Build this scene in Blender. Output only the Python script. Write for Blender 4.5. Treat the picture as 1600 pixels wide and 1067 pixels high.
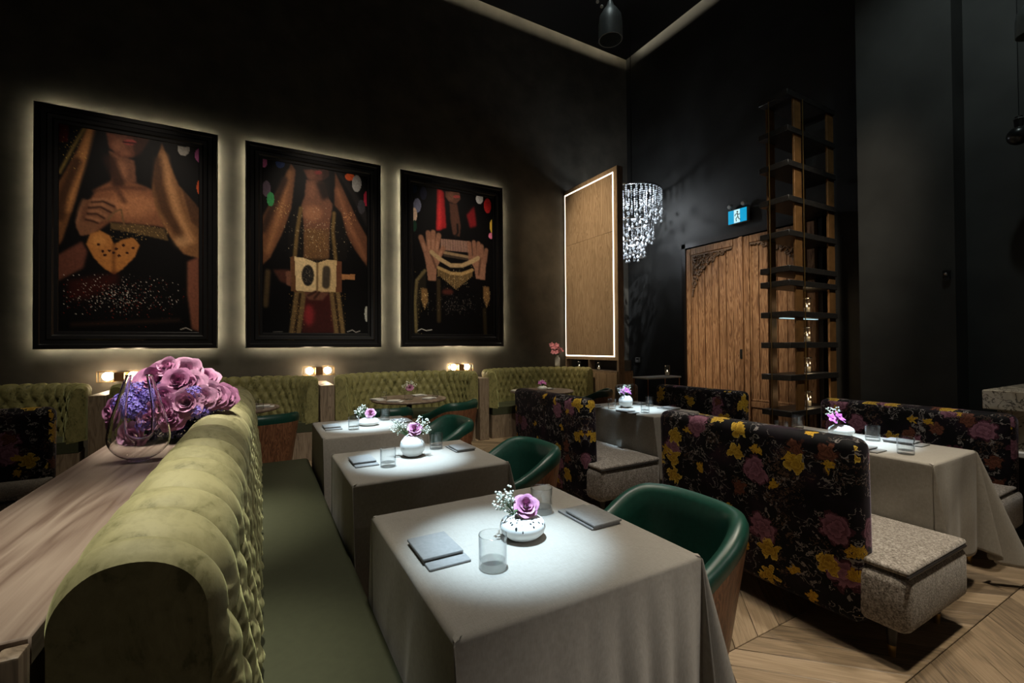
import bpy, bmesh, math, random
import numpy as np
from mathutils import Vector, Matrix

for o in list(bpy.data.objects):
    bpy.data.objects.remove(o)
SC = bpy.context.scene
COL = SC.collection
PI = math.pi
random.seed(7)
rng = np.random.default_rng(7)

# ------------------------------------------------------------------ camera
cam = bpy.data.cameras.new('camera')
cam.sensor_width = 36.0
cam.lens = 702.88 / 1600 * 36
cam.clip_start = 0.05
camo = bpy.data.objects.new('camera', cam)
COL.objects.link(camo)
yaw, pitch, roll = .50908, .01076, -.00701
fw = Vector((math.sin(yaw) * math.cos(pitch), math.cos(yaw) * math.cos(pitch), math.sin(pitch)))
rt = Vector((math.cos(yaw), -math.sin(yaw), 0))
up = rt.cross(fw)
r2 = rt * math.cos(roll) + up * math.sin(roll)
u2 = up * math.cos(roll) - rt * math.sin(roll)
mw = Matrix((r2, u2, -fw)).transposed().to_4x4()
mw.translation = (0, 0, 1.37)
camo.matrix_world = mw
SC.camera = camo
SC.view_settings.view_transform = 'Standard'
SC.view_settings.look = 'None'
SC.view_settings.exposure = 0.0
SC.view_settings.gamma = 1.0
SC.view_settings.use_curve_mapping = False
SC.cycles.transparent_max_bounces = 32

# ------------------------------------------------------------------ world
wd = bpy.data.worlds.new('world')
SC.world = wd
wd.use_nodes = True
wd.node_tree.nodes['Background'].inputs[0].default_value = (1.0, .9, .75, 1)
wd.node_tree.nodes['Background'].inputs[1].default_value = 0.042

# ------------------------------------------------------------------ ceiling spots of the room and added fill spots
def spot(name, loc, target, watt, deg, blend, color, rad=.05):
    l = bpy.data.lights.new(name, 'SPOT')
    l.energy = watt
    l.spot_size = math.radians(deg)
    l.spot_blend = blend
    l.color = color
    l.shadow_soft_size = rad
    o = bpy.data.objects.new(name, l)
    COL.objects.link(o)
    o.location = loc
    o.rotation_euler = (Vector(target) - Vector(loc)).to_track_quat('-Z', 'Y').to_euler()
    return o
def point(name, loc, watt, color, rad=.02):
    l = bpy.data.lights.new(name, 'POINT')
    l.energy = watt
    l.color = color
    l.shadow_soft_size = rad
    o = bpy.data.objects.new(name, l)
    COL.objects.link(o)
    o.location = loc
    return o
COOL = (.60, .82, 1.0)
NEUT = (1.0, .93, .80)
WARM = (1.0, .78, .52)
# narrow beams on the table centres
for (x, y, w) in ((.68, 1.24, 6200), (.72, 2.44, 7200), (.74, 3.66, 7600), (3.28, 1.45, 6500), (3.17, 3.2, 7000)):
    spot('table_spot', (x - .25, y + .05, 6.9), (x, y, .75), w, 6.8, 1.0, COOL, .03)
# wide, dim fill beams added as general light of the room
spot('room_fill', (.9, 2.4, 6.9), (.75, 2.3, .7), 620, 46, 1.0, NEUT, .15)
spot('room_fill', (3.3, 1.2, 6.9), (3.3, 1.5, .5), 800, 50, 1.0, NEUT, .15)
for y in (1.35, 2.75):
    spot('banquette_spot', (-.55, y, 6.9), (-.27, y, .95), 2000, 13, 1.0, (1, .96, .78), .10)
spot('flower_spot', (-.5, 1.2, 6.7), (-.35, 2.6, 1.15), 1300, 9, 1.0, (1, .93, .9), .05)
spot('floor_spot', (2.3, .1, 6.9), (2.4, .5, 0), 1400, 34, 1.0, (1, .88, .68), .2)
spot('booth_spot', (1.8, 3.6, 6.9), (1.9, 6.0, .8), 900, 34, 1.0, (1, .92, .68), .12)
spot('booth_spot', (3.4, 4.0, 6.9), (3.8, 6.0, .7), 650, 24, 1.0, (1, .92, .7), .12)
spot('booth_spot', (-1.0, 4.0, 6.9), (-1.0, 6.1, .8), 650, 36, 1.0, (1, .9, .7), .12)
spot('tower_fill', (3.9, .9, 6.9), (5.9, 3.0, 2.2), 850, 24, 1.0, (1, .86, .66), .1)  # added fill from the camera side for shelf fronts and posts
spot('door_spot', (2.4, 4.4, 6.9), (6.6, 4.4, 1.7), 1500, 20, 1.0, (1, .82, .6), .12)
for x in (-1.3, .7, 2.75):
    spot('picture_fill', (x + .1, 3.3, 6.9), (x, 6.8, 2.85), 850, 23, 1.0, (1, .86, .7), .05)  # spots added to brighten the canvases
spot('column_spot', (4.2, 1.0, 6.9), (6.0, 1.9, 3.4), 150, 60, 1.0, (.85, 1, .95), .1)
spot('panel_spot', (2.2, 5.5, 6.9), (5.0, 6.1, 2.8), 1700, 32, 1.0, WARM, .1)
spot('pendant_spot', (1.5, 1.9, 6.9), (2.33, 2.6, 3.85), 160, 7, 1.0, (.9, 1, .97), .1)
spot('rear_fill', (1.2, -1.4, 5.6), (1.4, 5.0, .5), 750, 33, 1.0, (1, .92, .80), .15)  # added high fill from behind the camera for far chairs and cloth fronts
# unseen low fill added behind the camera: soft light on the fronts
spot('front_fill', (2.3, -1.3, 2.0), (.80, .89, .40), 120, 25, 1.0, (1.0, .95, .88), .15)

# ------------------------------------------------------------------ node helpers
def s2l(c):
    return tuple(((v / 12.92) if v <= .04045 else ((v + .055) / 1.055) ** 2.4) for v in c)
def rgb(r, g, b):
    return s2l((r / 255, g / 255, b / 255)) + (1,)
class NT:
    def __init__(s, name):
        s.m = bpy.data.materials.new(name)
        s.m.use_nodes = True
        s.t = s.m.node_tree
        s.b = s.t.nodes['Principled BSDF']
        s.out = s.t.nodes['Material Output']
    def n(s, typ, **kw):
        nd = s.t.nodes.new(typ)
        for k, v in kw.items():
            setattr(nd, k, v)
        return nd
    def l(s, a, b):
        s.t.links.new(a, b)
    def val(s, sock, v):
        if isinstance(v, bpy.types.NodeSocket):
            s.l(v, sock)
        else:
            sock.default_value = v
    def math(s, op, a, b=None, c=None, clamp=False):
        nd = s.n('ShaderNodeMath', operation=op, use_clamp=clamp)
        s.val(nd.inputs[0], a)
        if b is not None: s.val(nd.inputs[1], b)
        if c is not None: s.val(nd.inputs[2], c)
        return nd.outputs[0]
    def vmath(s, op, a, b=None, scale=None):
        nd = s.n('ShaderNodeVectorMath', operation=op)
        s.val(nd.inputs[0], a)
        if b is not None: s.val(nd.inputs[1], b)
        if scale is not None: s.val(nd.inputs['Scale'], scale)
        return nd.outputs[1] if op in ('LENGTH', 'DISTANCE', 'DOT_PRODUCT') else nd.outputs[0]
    def mix(s, f, a, b):
        nd = s.n('ShaderNodeMix', data_type='RGBA')
        s.val(nd.inputs[0], f); s.val(nd.inputs[6], a); s.val(nd.inputs[7], b)
        return nd.outputs[2]
    def coord(s, which='Object', scale=(1, 1, 1), loc=(0, 0, 0), rot=(0, 0, 0)):
        tc = s.n('ShaderNodeTexCoord')
        mp = s.n('ShaderNodeMapping')
        s.l(tc.outputs[which], mp.inputs[0])
        mp.inputs['Scale'].default_value = scale
        mp.inputs['Location'].default_value = loc
        mp.inputs['Rotation'].default_value = rot
        return mp.outputs[0]
    def noise(s, vec, scale, detail=4, rough=.55, dist=0.0):
        nd = s.n('ShaderNodeTexNoise')
        if vec is not None: s.l(vec, nd.inputs['Vector'])
        nd.inputs['Scale'].default_value = scale
        nd.inputs['Detail'].default_value = detail
        nd.inputs['Roughness'].default_value = rough
        nd.inputs['Distortion'].default_value = dist
        return nd.outputs[0]
    def ramp(s, f, stops):
        nd = s.n('ShaderNodeValToRGB')
        s.l(f, nd.inputs[0])
        e = nd.color_ramp.elements
        while len(e) < len(stops): e.new(.5)
        for el, (p, c) in zip(e, stops):
            el.position = p; el.color = c
        return nd.outputs[0]
    def bump(s, h, strength=.2, dist=.01):
        nd = s.n('ShaderNodeBump')
        nd.inputs['Strength'].default_value = strength
        nd.inputs['Distance'].default_value = dist
        s.l(h, nd.inputs['Height'])
        s.l(nd.outputs[0], s.b.inputs['Normal'])
    def set(s, **kw):
        for k, v in kw.items():
            s.val(s.b.inputs[k.replace('_', ' ')], v)
        return s

def simple(name, col, rough=.5, metal=0.0, var=.12, nscale=30, bump=0.0, spec=None):
    m = NT(name)
    v = m.coord('Object')
    n = m.noise(v, nscale, 3)
    lo = tuple(c * (1 - var) for c in col[:3]) + (1,)
    hi = tuple(min(1, c * (1 + var)) for c in col[:3]) + (1,)
    m.set(Base_Color=m.ramp(n, [(.3, lo), (.7, hi)]), Roughness=rough, Metallic=metal)
    if spec is not None: m.b.inputs['Specular IOR Level'].default_value = spec
    if bump: m.bump(n, bump, .004)
    return m.m
def emis(name, col, strength):
    m = NT(name)
    m.set(Base_Color=(0, 0, 0, 1), Emission_Color=col, Emission_Strength=strength)
    return m.m
def wood(name, dark, mid, light, axis=2, scale=1.0, rough=.45, coord='Object', fig=1.0):
    m = NT(name)
    sc = [9 * scale] * 3
    sc[axis] = .7 * scale
    v = m.coord(coord, sc)
    oi = m.n('ShaderNodeObjectInfo')
    off = m.vmath('ADD', v, m.vmath('SCALE', (7.3, 3.1, 5.7), scale=m.math('MULTIPLY', oi.outputs['Random'], 10)))
    n1 = m.noise(off, 1.2, 3, .5, 1.2 * fig)
    rings = m.math('FRACT', m.math('MULTIPLY', n1, 7))
    rings = m.math('ABSOLUTE', m.math('SUBTRACT', rings, .5))
    n2 = m.noise(m.vmath('MULTIPLY', off, (6, 6, 1.0) if axis == 2 else ((1.0, 6, 6) if axis == 0 else (6, 1, 6))), 3.0, 5, .7)
    f = m.math('ADD', m.math('MULTIPLY', rings, .8), m.math('MULTIPLY', n2, .55))
    m.set(Base_Color=m.ramp(f, [(.2, dark), (.45, mid), (.75, light)]), Roughness=rough)
    m.bump(n2, .12, .002)
    return m.m
def thin_glass(name, tint=(1, 1, 1, 1), refl=1.0, rough=.06):
    m = NT(name)
    lw = m.n('ShaderNodeLayerWeight'); lw.inputs[0].default_value = .5
    f = m.math('ADD', .03, m.math('MULTIPLY', m.math('POWER', lw.outputs['Facing'], 3.5), .42))
    tr = m.n('ShaderNodeBsdfTransparent')
    m.l(m.mix(m.math('POWER', lw.outputs['Facing'], 2.0), tint, (.70, .73, .75, 1)), tr.inputs[0])
    gl = m.n('ShaderNodeBsdfGlossy'); gl.inputs['Roughness'].default_value = .06
    gl.inputs['Roughness'].default_value = rough
    mx = m.n('ShaderNodeMixShader')
    m.l(m.math('MULTIPLY', f, refl, clamp=True), mx.inputs[0])
    m.l(tr.outputs[0], mx.inputs[1]); m.l(gl.outputs[0], mx.inputs[2])
    m.l(mx.outputs[0], m.out.inputs[0])
    return m.m
def velvet(name, base, dark, scale=1.0):
    m = NT(name)
    v = m.coord('Object', (1, 1, .6))
    n = m.noise(v, 9 * scale, 5, .65, 1.5)
    n2 = m.noise(v, 55 * scale, 3, .6, .5)
    f = m.math('ADD', m.math('MULTIPLY', n, .75), m.math('MULTIPLY', n2, .3))
    m.set(Base_Color=m.ramp(f, [(.40, dark), (.47, tuple(.6 * a + .4 * b for a, b in zip(base, dark))), (.60, base)]), Roughness=.6, Sheen_Weight=.35, Sheen_Roughness=.35,
          Sheen_Tint=(.85, .9, .45, 1))
    m.b.inputs['Specular IOR Level'].default_value = .25
    m.bump(f, .25, .006)
    return m.m

M = {}
M['wall'] = simple('wall_paint', (.060, .053, .040), .75, 0, .3, 3.0, .15)
M['wall_black'] = simple('black_paint', (.016, .0165, .016), .6, 0, .35, 2.0, .1)
M['column'] = simple('column_paint', (.030, .031, .030), .6, 0, .35, 1.6, .1)
M['ceiling'] = simple('ceiling_paint', (.006, .006, .006), .8)
M['cove'] = emis('cove_led', (1, .88, .62, 1), 16.0)
M['led'] = emis('led_strip', (1, .92, .66, 1), 85.0)
M['led_panel'] = emis('panel_led', (1, .84, .64, 1), 4.5)
M['bulb'] = emis('bulb_glow', (1, .76, .50, 1), 65.0)
M['flame'] = emis('candle_flame', (1, .85, .6, 1), 3.0)
M['frame'] = simple('frame_lacquer', (.006, .0055, .006), .28, 0, .2, 20)
M['brass'] = simple('brass', (.42, .27, .10), .33, .9, .15, 12)
M['brass_dark'] = simple('aged_brass', (.22, .108, .036), .5, .25, .25, 8)
M['shelf'] = simple('shelf_wood', (.022, .020, .019), .45, 0, .4, 25)
M['copper'] = simple('copper', (.45, .2, .1), .3, .9)
M['black_wood'] = simple('black_wood', (.012, .010, .0095), .4, 0, .4, 25)
M['black_metal'] = simple('black_metal', (.012, .013, .014), .3, .3)
M['pendant'] = simple('pendant_metal', (.10, .115, .115), .45, .3)
M['chrome'] = simple('chrome', (.6, .6, .6), .12, 1.0)
M['mirror'] = simple('mirror_glass', (.55, .57, .56), .04, 1.0, .02)
M['ceramic'] = simple('white_ceramic', (.72, .72, .70), .35, 0, .03)
M['white'] = simple('white_plastic', (.5, .5, .48), .4, 0, .03)
M['grey'] = simple('grey_plastic', (.22, .22, .21), .5)
M['red'] = simple('red_plastic', (.14, .006, .005), .4)
M['walnut'] = wood('walnut_table', rgb(92, 74, 64), rgb(118, 101, 90), rgb(138, 122, 110), 1, .7, .4, fig=.5)
M['oak'] = wood('oak_panel', rgb(106, 88, 68), rgb(138, 118, 94), rgb(156, 136, 112), 2, 1.4, .5)
M['oak_grey'] = wood('oak_post', rgb(86, 72, 58), rgb(118, 101, 84), rgb(134, 118, 100), 2, 1.6, .5)
M['chair_wood'] = wood('chair_walnut', rgb(76, 49, 33), rgb(124, 82, 57), rgb(152, 106, 74), 2, 1.6, .38, fig=1.6)
M['leg_wood'] = simple('dark_walnut_leg', (.05, .022, .012), .4, 0, .2)
M['door_wood'] = wood('aged_door', rgb(82, 56, 36), rgb(150, 110, 76), rgb(192, 154, 116), 2, 1.7, .65, fig=.7)
M['door_carving'] = simple('carved_wood', (.22, .15, .105), .7, 0, .3, 30, .3)
M['green'] = simple('green_leather', (.008, .052, .036), .38, 0, .15, 60, .05)
M['olive_leather'] = simple('olive_leather', (.040, .043, .024), .6, 0, .06, 40, .04, spec=.15)
M['velvet'] = velvet('olive_velvet', (.33, .30, .16, 1), (.16, .148, .068, 1))
M['velvet_booth'] = velvet('olive_velvet_booth', (.21, .19, .075, 1), (.06, .058, .02, 1), 1.4)
M['linen'] = None
M['thin'] = thin_glass('clear_glass')
M['thin2'] = thin_glass('clear_glass_heavy', (.985, .99, .99, 1), 1.8, .12)
M['thin3'] = thin_glass('decanter_glass', (.99, .99, .98, 1), 2.2, .22)
def real_glass():
    m = NT('blown_glass')
    m.set(Base_Color=(1, 1, .99, 1), Roughness=.0, Transmission_Weight=1.0, IOR=1.45)
    return m.m
M['glass'] = real_glass()
M['leaf'] = simple('leaf_green', (.03, .09, .02), .5)
M['stem'] = simple('stem_green', (.05, .10, .03), .5)
M['rose'] = simple('rose_petal', (.42, .16, .30), .55, 0, .22, 3)
M['rose_pale'] = simple('rose_petal_pale', (.50, .25, .38), .55, 0, .22, 3)
M['hydrangea'] = simple('hydrangea', (.17, .12, .48), .6, 0, .4, 20)
M['hydrangea_dark'] = simple('hydrangea_dark', (.02, .02, .09), .6, 0, .4, 20)
M['orchid'] = simple('orchid_petal', (.50, .12, .42), .5, 0, .3, 30)
M['pink'] = simple('pink_petal', (.62, .22, .28), .5, 0, .25, 30)
M['breath'] = simple('white_blossom', (.62, .64, .55), .6)
M['wax'] = simple('candle_wax', (.75, .70, .60), .5)

def linen():
    m = NT('linen')
    v = m.coord('Object')
    a = m.noise(m.vmath('MULTIPLY', v, (1, 12, 1)), 60, 2)
    b = m.noise(m.vmath('MULTIPLY', v, (12, 1, 1)), 60, 2)
    c = m.noise(v, 3.5, 3)
    f = m.math('ADD', m.math('ADD', m.math('MULTIPLY', a, .35), m.math('MULTIPLY', b, .35)), m.math('MULTIPLY', c, .3))
    m.set(Base_Color=m.ramp(f, [(.35, (.25, .228, .195, 1)), (.62, (.335, .308, .268, 1))]), Roughness=.8,
          Sheen_Weight=.15)
    m.b.inputs['Specular IOR Level'].default_value = .2
    m.bump(f, .18, .002)
    return m.m
M['linen'] = linen()
M['napkin_white'] = simple('white_napkin', (.55, .54, .52), .8, 0, .08, 80, .1)
M['napkin'] = simple('napkin_linen', (.20, .195, .185), .8, 0, .1, 80, .1)

def boucle():
    m = NT('boucle')
    v = m.coord('Object')
    a = m.noise(v, 130, 3, .7)
    b = m.noise(m.vmath('MULTIPLY', v, (1, 1, .4)), 55, 2)
    f = m.math('ADD', m.math('MULTIPLY', a, .75), m.math('MULTIPLY', b, .25))
    m.set(Base_Color=m.ramp(f, [(.38, (.08, .065, .05, 1)), (.5, (.22, .19, .16, 1)), (.64, (.42, .38, .34, 1))]), Roughness=.9, Sheen_Weight=.2)
    m.bump(f, .5, .006)
    return m.m
M['boucle'] = boucle()

def marble():
    m = NT('marble')
    v = m.coord('Object')
    n = m.noise(v, 4, 6, .65, 1.2)
    vein = m.math('ABSOLUTE', m.math('SUBTRACT', m.noise(v, 6, 5, .6, 2.0), .5))
    c = m.ramp(n, [(.35, (.22, .19, .14, 1)), (.6, (.48, .43, .34, 1))])
    m.set(Base_Color=m.mix(m.math('LESS_THAN', vein, .016), c, (.07, .06, .045, 1)), Roughness=.25)
    return m.m
M['marble'] = marble()

def plank_mat():
    m = NT('floor_oak')
    uv = m.coord('UV')
    oi = m.n('ShaderNodeObjectInfo')
    at = m.n('ShaderNodeAttribute', attribute_name='rnd')
    r = m.math('ADD', oi.outputs['Random'], at.outputs['Fac'])
    v = m.vmath('ADD', m.vmath('MULTIPLY', uv, (1.2, 16, 1)), m.vmath('SCALE', (13.0, 29.0, 7.0), scale=r))
    n1 = m.noise(v, 1.6, 3, .5, 1.0)
    n2 = m.noise(m.vmath('MULTIPLY', v, (1.5, 7, 1)), 3, 4, .7)
    rings = m.math('ABSOLUTE', m.math('SUBTRACT', m.math('FRACT', m.math('MULTIPLY', n1, 5)), .5))
    f = m.math('ADD', m.math('MULTIPLY', rings, .5), m.math('MULTIPLY', n2, .6))
    f = m.math('ADD', f, m.math('MULTIPLY', m.math('SUBTRACT', m.math('FRACT', m.math('MULTIPLY', r, 7.7)), .5), .42))
    m.set(Base_Color=m.ramp(f, [(.15, rgb(86, 72, 56)), (.45, rgb(126, 107, 84)), (.8, rgb(152, 132, 108))]), Roughness=.48)
    m.bump(n2, .15, .002)
    return m.m
M['plank'] = plank_mat()

def floral():
    m = NT('floral_velvet')
    tc = m.n('ShaderNodeTexCoord')
    oi = m.n('ShaderNodeObjectInfo')
    base = m.vmath('ADD', tc.outputs['UV'], m.vmath('SCALE', (3.7, 5.3, 0), scale=oi.outputs['Random']))
    wob = m.n('ShaderNodeTexNoise'); wob.inputs['Scale'].default_value = 16; wob.inputs['Detail'].default_value = 3
    m.l(base, wob.inputs['Vector'])
    w = m.vmath('SCALE', m.vmath('SUBTRACT', wob.outputs['Color'], (.5, .5, .5)), scale=.075)
    wob2 = m.n('ShaderNodeTexNoise'); wob2.inputs['Scale'].default_value = 48; wob2.inputs['Detail'].default_value = 2
    m.l(base, wob2.inputs['Vector'])
    w = m.vmath('ADD', w, m.vmath('SCALE', m.vmath('SUBTRACT', wob2.outputs['Color'], (.5, .5, .5)), scale=.030))
    co = m.vmath('ADD', base, w)
    def layer(col, seed, scale, npet, R, dens, c_in, c_out, c_edge, spread=.45):
        vo = m.n('ShaderNodeTexVoronoi', voronoi_dimensions='2D')
        p = m.vmath('ADD', m.vmath('SCALE', co, scale=scale), (seed, seed * 1.7, 0))
        m.l(p, vo.inputs['Vector'])
        vo.inputs['Scale'].default_value = 1.0
        vo.inputs['Randomness'].default_value = .8
        d = m.vmath('SUBTRACT', p, vo.outputs['Position'])
        sp = m.n('ShaderNodeSeparateXYZ'); m.l(d, sp.inputs[0])
        sc = m.n('ShaderNodeSeparateColor'); m.l(vo.outputs['Color'], sc.inputs[0])
        th = m.math('ADD', m.math('ARCTAN2', sp.outputs[1], sp.outputs[0]), m.math('MULTIPLY', sc.outputs[1], 6.28))
        r = m.vmath('LENGTH', d)
        pet = m.math('ABSOLUTE', m.math('COSINE', m.math('MULTIPLY', th, npet / 2)))
        edge = m.math('MULTIPLY', m.math('ADD', 1 - spread, m.math('MULTIPLY', pet, spread)), R)
        q = m.math('DIVIDE', r, edge)
        mask = m.math('MULTIPLY', m.math('LESS_THAN', q, 1.0), m.math('LESS_THAN', sc.outputs[0], dens))
        nn = m.noise(m.vmath('SCALE', co, scale=1.0), 38, 3, .6)
        rings = m.math('FRACT', m.math('ADD', m.math('MULTIPLY', q, 2.6), m.math('ADD', m.math('MULTIPLY', pet, .5), nn)))
        cc = m.mix(rings, c_in, c_out)
        cc = m.mix(m.math('GREATER_THAN', m.math('ADD', q, m.math('MULTIPLY', nn, .5)), 1.12), cc, c_edge)
        return m.mix(mask, col, cc)
    n0 = m.noise(base, 5, 3)
    c = m.ramp(n0, [(.45, (.002, .0018, .0025, 1)), (.62, (.010, .006, .011, 1)), (.75, (.03, .012, .02, 1))])
    # winding pale stems and leaves
    ln = m.math('ABSOLUTE', m.math('SUBTRACT', m.noise(co, 13, 2, .5, .8), .5))
    gate = m.math('GREATER_THAN', m.noise(base, 6.5, 2), .47)
    c = m.mix(m.math('MULTIPLY', m.math('LESS_THAN', ln, .015), gate), c, (.20, .18, .17, 1))
    ln2 = m.math('ABSOLUTE', m.math('SUBTRACT', m.noise(co, 21, 2, .5, 1.2), .5))
    gate2 = m.math('GREATER_THAN', m.noise(m.vmath('ADD', base, (4, 9, 0)), 5.0, 2), .56)
    c = m.mix(m.math('MULTIPLY', m.math('LESS_THAN', ln2, .018), gate2), c, (.10, .06, .04, 1))
    c = layer(c, 3.3, 5.4, 7, .44, .34, (.10, .035, .055, 1), (.26, .12, .17, 1), (.05, .015, .025, 1), .25)
    c = layer(c, 17.1, 6.5, 5, .34, .20, (.06, .02, .012, 1), (.16, .06, .035, 1), (.03, .01, .008, 1), .4)
    c = layer(c, 8.9, 6.8, 5, .41, .19, (.22, .12, .01, 1), (.50, .32, .035, 1), (.60, .42, .07, 1), .5)
    c = layer(c, 29.5, 11.5, 5, .36, .09, (.25, .13, .01, 1), (.58, .36, .03, 1), (.35, .20, .02, 1), .5)
    m.set(Base_Color=c, Roughness=.7, Sheen_Weight=.12, Sheen_Roughness=.3, Sheen_Tint=(.8, .7, .9, 1))
    m.b.inputs['Specular IOR Level'].default_value = .15
    return m.m
M['floral'] = floral()

# ------------------------------------------------------------------ mesh helpers
class MB:
    def __init__(s):
        s.v = []; s.f = []; s.uv = []
    def add(s, vs, fs):
        o = len(s.v)
        s.v.extend([tuple(map(float, p)) for p in vs])
        s.f.extend([tuple(i + o for i in q) for q in fs])
        return s
    def box(s, x0, x1, y0, y1, z0, z1):
        return s.add([(x0, y0, z0), (x1, y0, z0), (x1, y1, z0), (x0, y1, z0), (x0, y0, z1), (x1, y0, z1), (x1, y1, z1), (x0, y1, z1)],
                     [(0, 3, 2, 1), (4, 5, 6, 7), (0, 1, 5, 4), (1, 2, 6, 5), (2, 3, 7, 6), (3, 0, 4, 7)])
    def rbox(s, x0, x1, y0, y1, z0, z1, r, seg=3):
        bm = bmesh.new()
        bmesh.ops.create_cube(bm, size=1)
        for v in bm.verts:
            v.co = Vector(((x0 + x1) / 2 + v.co.x * (x1 - x0), (y0 + y1) / 2 + v.co.y * (y1 - y0), (z0 + z1) / 2 + v.co.z * (z1 - z0)))
        bmesh.ops.bevel(bm, geom=list(bm.edges), offset=r, segments=seg, affect='EDGES', profile=.5)
        bm.verts.index_update()
        s.add([v.co[:] for v in bm.verts], [[v.index for v in f.verts] for f in bm.faces])
        bm.free()
        return s
    def lathe(s, prof, n=24, c=(0, 0, 0), closed=False):
        vs = []; fs = []
        m = len(prof)
        for i in range(n):
            a = 2 * PI * i / n
            for r, z in prof:
                vs.append((c[0] + r * math.cos(a), c[1] + r * math.sin(a), c[2] + z))
        for i in range(n):
            j = (i + 1) % n
            for k in range(m - 1 if not closed else m):
                k2 = (k + 1) % m
                fs.append((i * m + k, j * m + k, j * m + k2, i * m + k2))
        if not closed:
            if prof[0][0] > 1e-5: fs.append(tuple(i * m for i in range(n))[::-1])
            if prof[-1][0] > 1e-5: fs.append(tuple(i * m + m - 1 for i in range(n)))
        return s.add(vs, fs)
    def tube(s, pts, rad, n=8, cap=True):
        pts = [Vector(p) for p in pts]
        if not hasattr(rad, '__len__'): rad = [rad] * len(pts)
        vs = []; fs = []
        ref = None
        for i, p in enumerate(pts):
            t = (pts[min(i + 1, len(pts) - 1)] - pts[max(i - 1, 0)]).normalized()
            if ref is None:
                ref = t.orthogonal().normalized()
            else:
                ref = (ref - t * ref.dot(t)).normalized()
            b = t.cross(ref)
            for k in range(n):
                a = 2 * PI * k / n
                vs.append(p + (ref * math.cos(a) + b * math.sin(a)) * rad[i])
        for i in range(len(pts) - 1):
            for k in range(n):
                k2 = (k + 1) % n
                fs.append((i * n + k, i * n + k2, (i + 1) * n + k2, (i + 1) * n + k))
        if cap:
            fs.append(tuple(range(n))[::-1]); fs.append(tuple((len(pts) - 1) * n + k for k in range(n)))
        return s.add(vs, fs)
    def ball(s, c, r, nu=8, nv=5, sz=1.0):
        prof = [(r * math.sin(PI * k / nv) if 0 < k < nv else 0.0, -r * sz * math.cos(PI * k / nv)) for k in range(nv + 1)]
        return s.lathe(prof, nu, c)
    def grid(s, P, flip=False):
        P = np.asarray(P); a, b = P.shape[:2]
        fs = []
        for i in range(a - 1):
            for j in range(b - 1):
                q = (i * b + j, (i + 1) * b + j, (i + 1) * b + j + 1, i * b + j + 1)
                fs.append(q[::-1] if flip else q)
        return s.add(P.reshape(-1, 3), fs)
    def mesh(s, name, mat, smooth=True, angle=40, boxuv=False):
        me = bpy.data.meshes.new(name)
        me.from_pydata(s.v, [], s.f)
        me.validate()
        bm = bmesh.new(); bm.from_mesh(me)
        bmesh.ops.remove_doubles(bm, verts=bm.verts, dist=1e-5)
        bmesh.ops.recalc_face_normals(bm, faces=bm.faces)
        bm.to_mesh(me); bm.free()
        if smooth:
            me.polygons.foreach_set('use_smooth', [True] * len(me.polygons))
            me.set_sharp_from_angle(angle=math.radians(angle))
        if boxuv:
            uv = me.uv_layers.new(name='UVMap')
            for p in me.polygons:
                n = p.normal
                ax = max(range(3), key=lambda k: abs(n[k]))
                for li in p.loop_indices:
                    c = me.vertices[me.loops[li].vertex_index].co
                    uv.data[li].uv = (c.y, c.z) if ax == 0 else ((c.x, c.z) if ax == 1 else (c.y, c.x + c.z))
        me.materials.append(mat)
        return me

CACHE = {}
def cached(key, fn):
    if key not in CACHE: CACHE[key] = fn()
    return CACHE[key]
def link(name, data, parent=None, loc=(0, 0, 0), rot=(0, 0, 0), scale=(1, 1, 1)):
    o = bpy.data.objects.new(name, data)
    COL.objects.link(o)
    o.location = loc; o.rotation_euler = rot; o.scale = scale
    if parent is not None: o.parent = parent
    return o
def tag(o, label, cat, group=None):
    o['label'] = label; o['category'] = cat
    if group: o['group'] = group
    return o
def thing(name, label, cat, loc=(0, 0, 0), rz=0, group=None):
    o = link(name, None, None, loc, (0, 0, rz))
    o.empty_display_size = .1
    return tag(o, label, cat, group)
def struct(name, me, parent=None, loc=(0, 0, 0)):
    o = link(name, me, parent, loc)
    if parent is None: o['kind'] = 'structure'
    return o
def stuff(o):
    o['kind'] = 'stuff'
    return o
def bxm(name, mat, *a, r=0, **k):
    b = MB()
    if r: b.rbox(*a, r)
    else: b.box(*a)
    return b.mesh(name, mat, **k)

# ------------------------------------------------------------------ room shell
WY, BX = 6.9, 6.6
struct('wall_back', bxm('wall_back', M['wall'], -5, BX + .2, WY, WY + .15, 0, 7.6))
struct('wall_right', bxm('wall_right', M['wall_black'], BX, BX + .15, 1.6, WY, 0, 7.6))
struct('wall_front', bxm('wall_front', M['column'], 6.3, 6.45, -3.0, 1.76, 0, 7.6))
struct('trim_1', bxm('trim_1', M['column'], 6.0, 6.58, 1.74, 2.56, 0, 7.6))
struct('wall_left', bxm('wall_left', M['wall_black'], -5.15, -5, -3.0, WY, 0, 7.6))
struct('ceiling', bxm('ceiling', M['ceiling'], -4.9, BX - .085, -3.0, WY - .085, 7.2, 7.24))
struct('trim_2', bxm('trim_2', M['ceiling'], -5, BX, -3.0, WY, 7.55, 7.6))
cv = MB(); cv.box(-4.8, BX - .18, WY - .20, WY - .17, 7.42, 7.46)
struct('trim_3', cv.mesh('cove_led_back', M['cove']))
cv = MB(); cv.box(BX - .20, BX - .17, -2.8, WY - .25, 7.42, 7.46)
struct('trim_4', cv.mesh('cove_led_right', M['cove']))
struct('baseboard_back', bxm('baseboard_back', M['black_wood'], -5, 4.95, WY - .02, WY, 0.001, .12))

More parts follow.
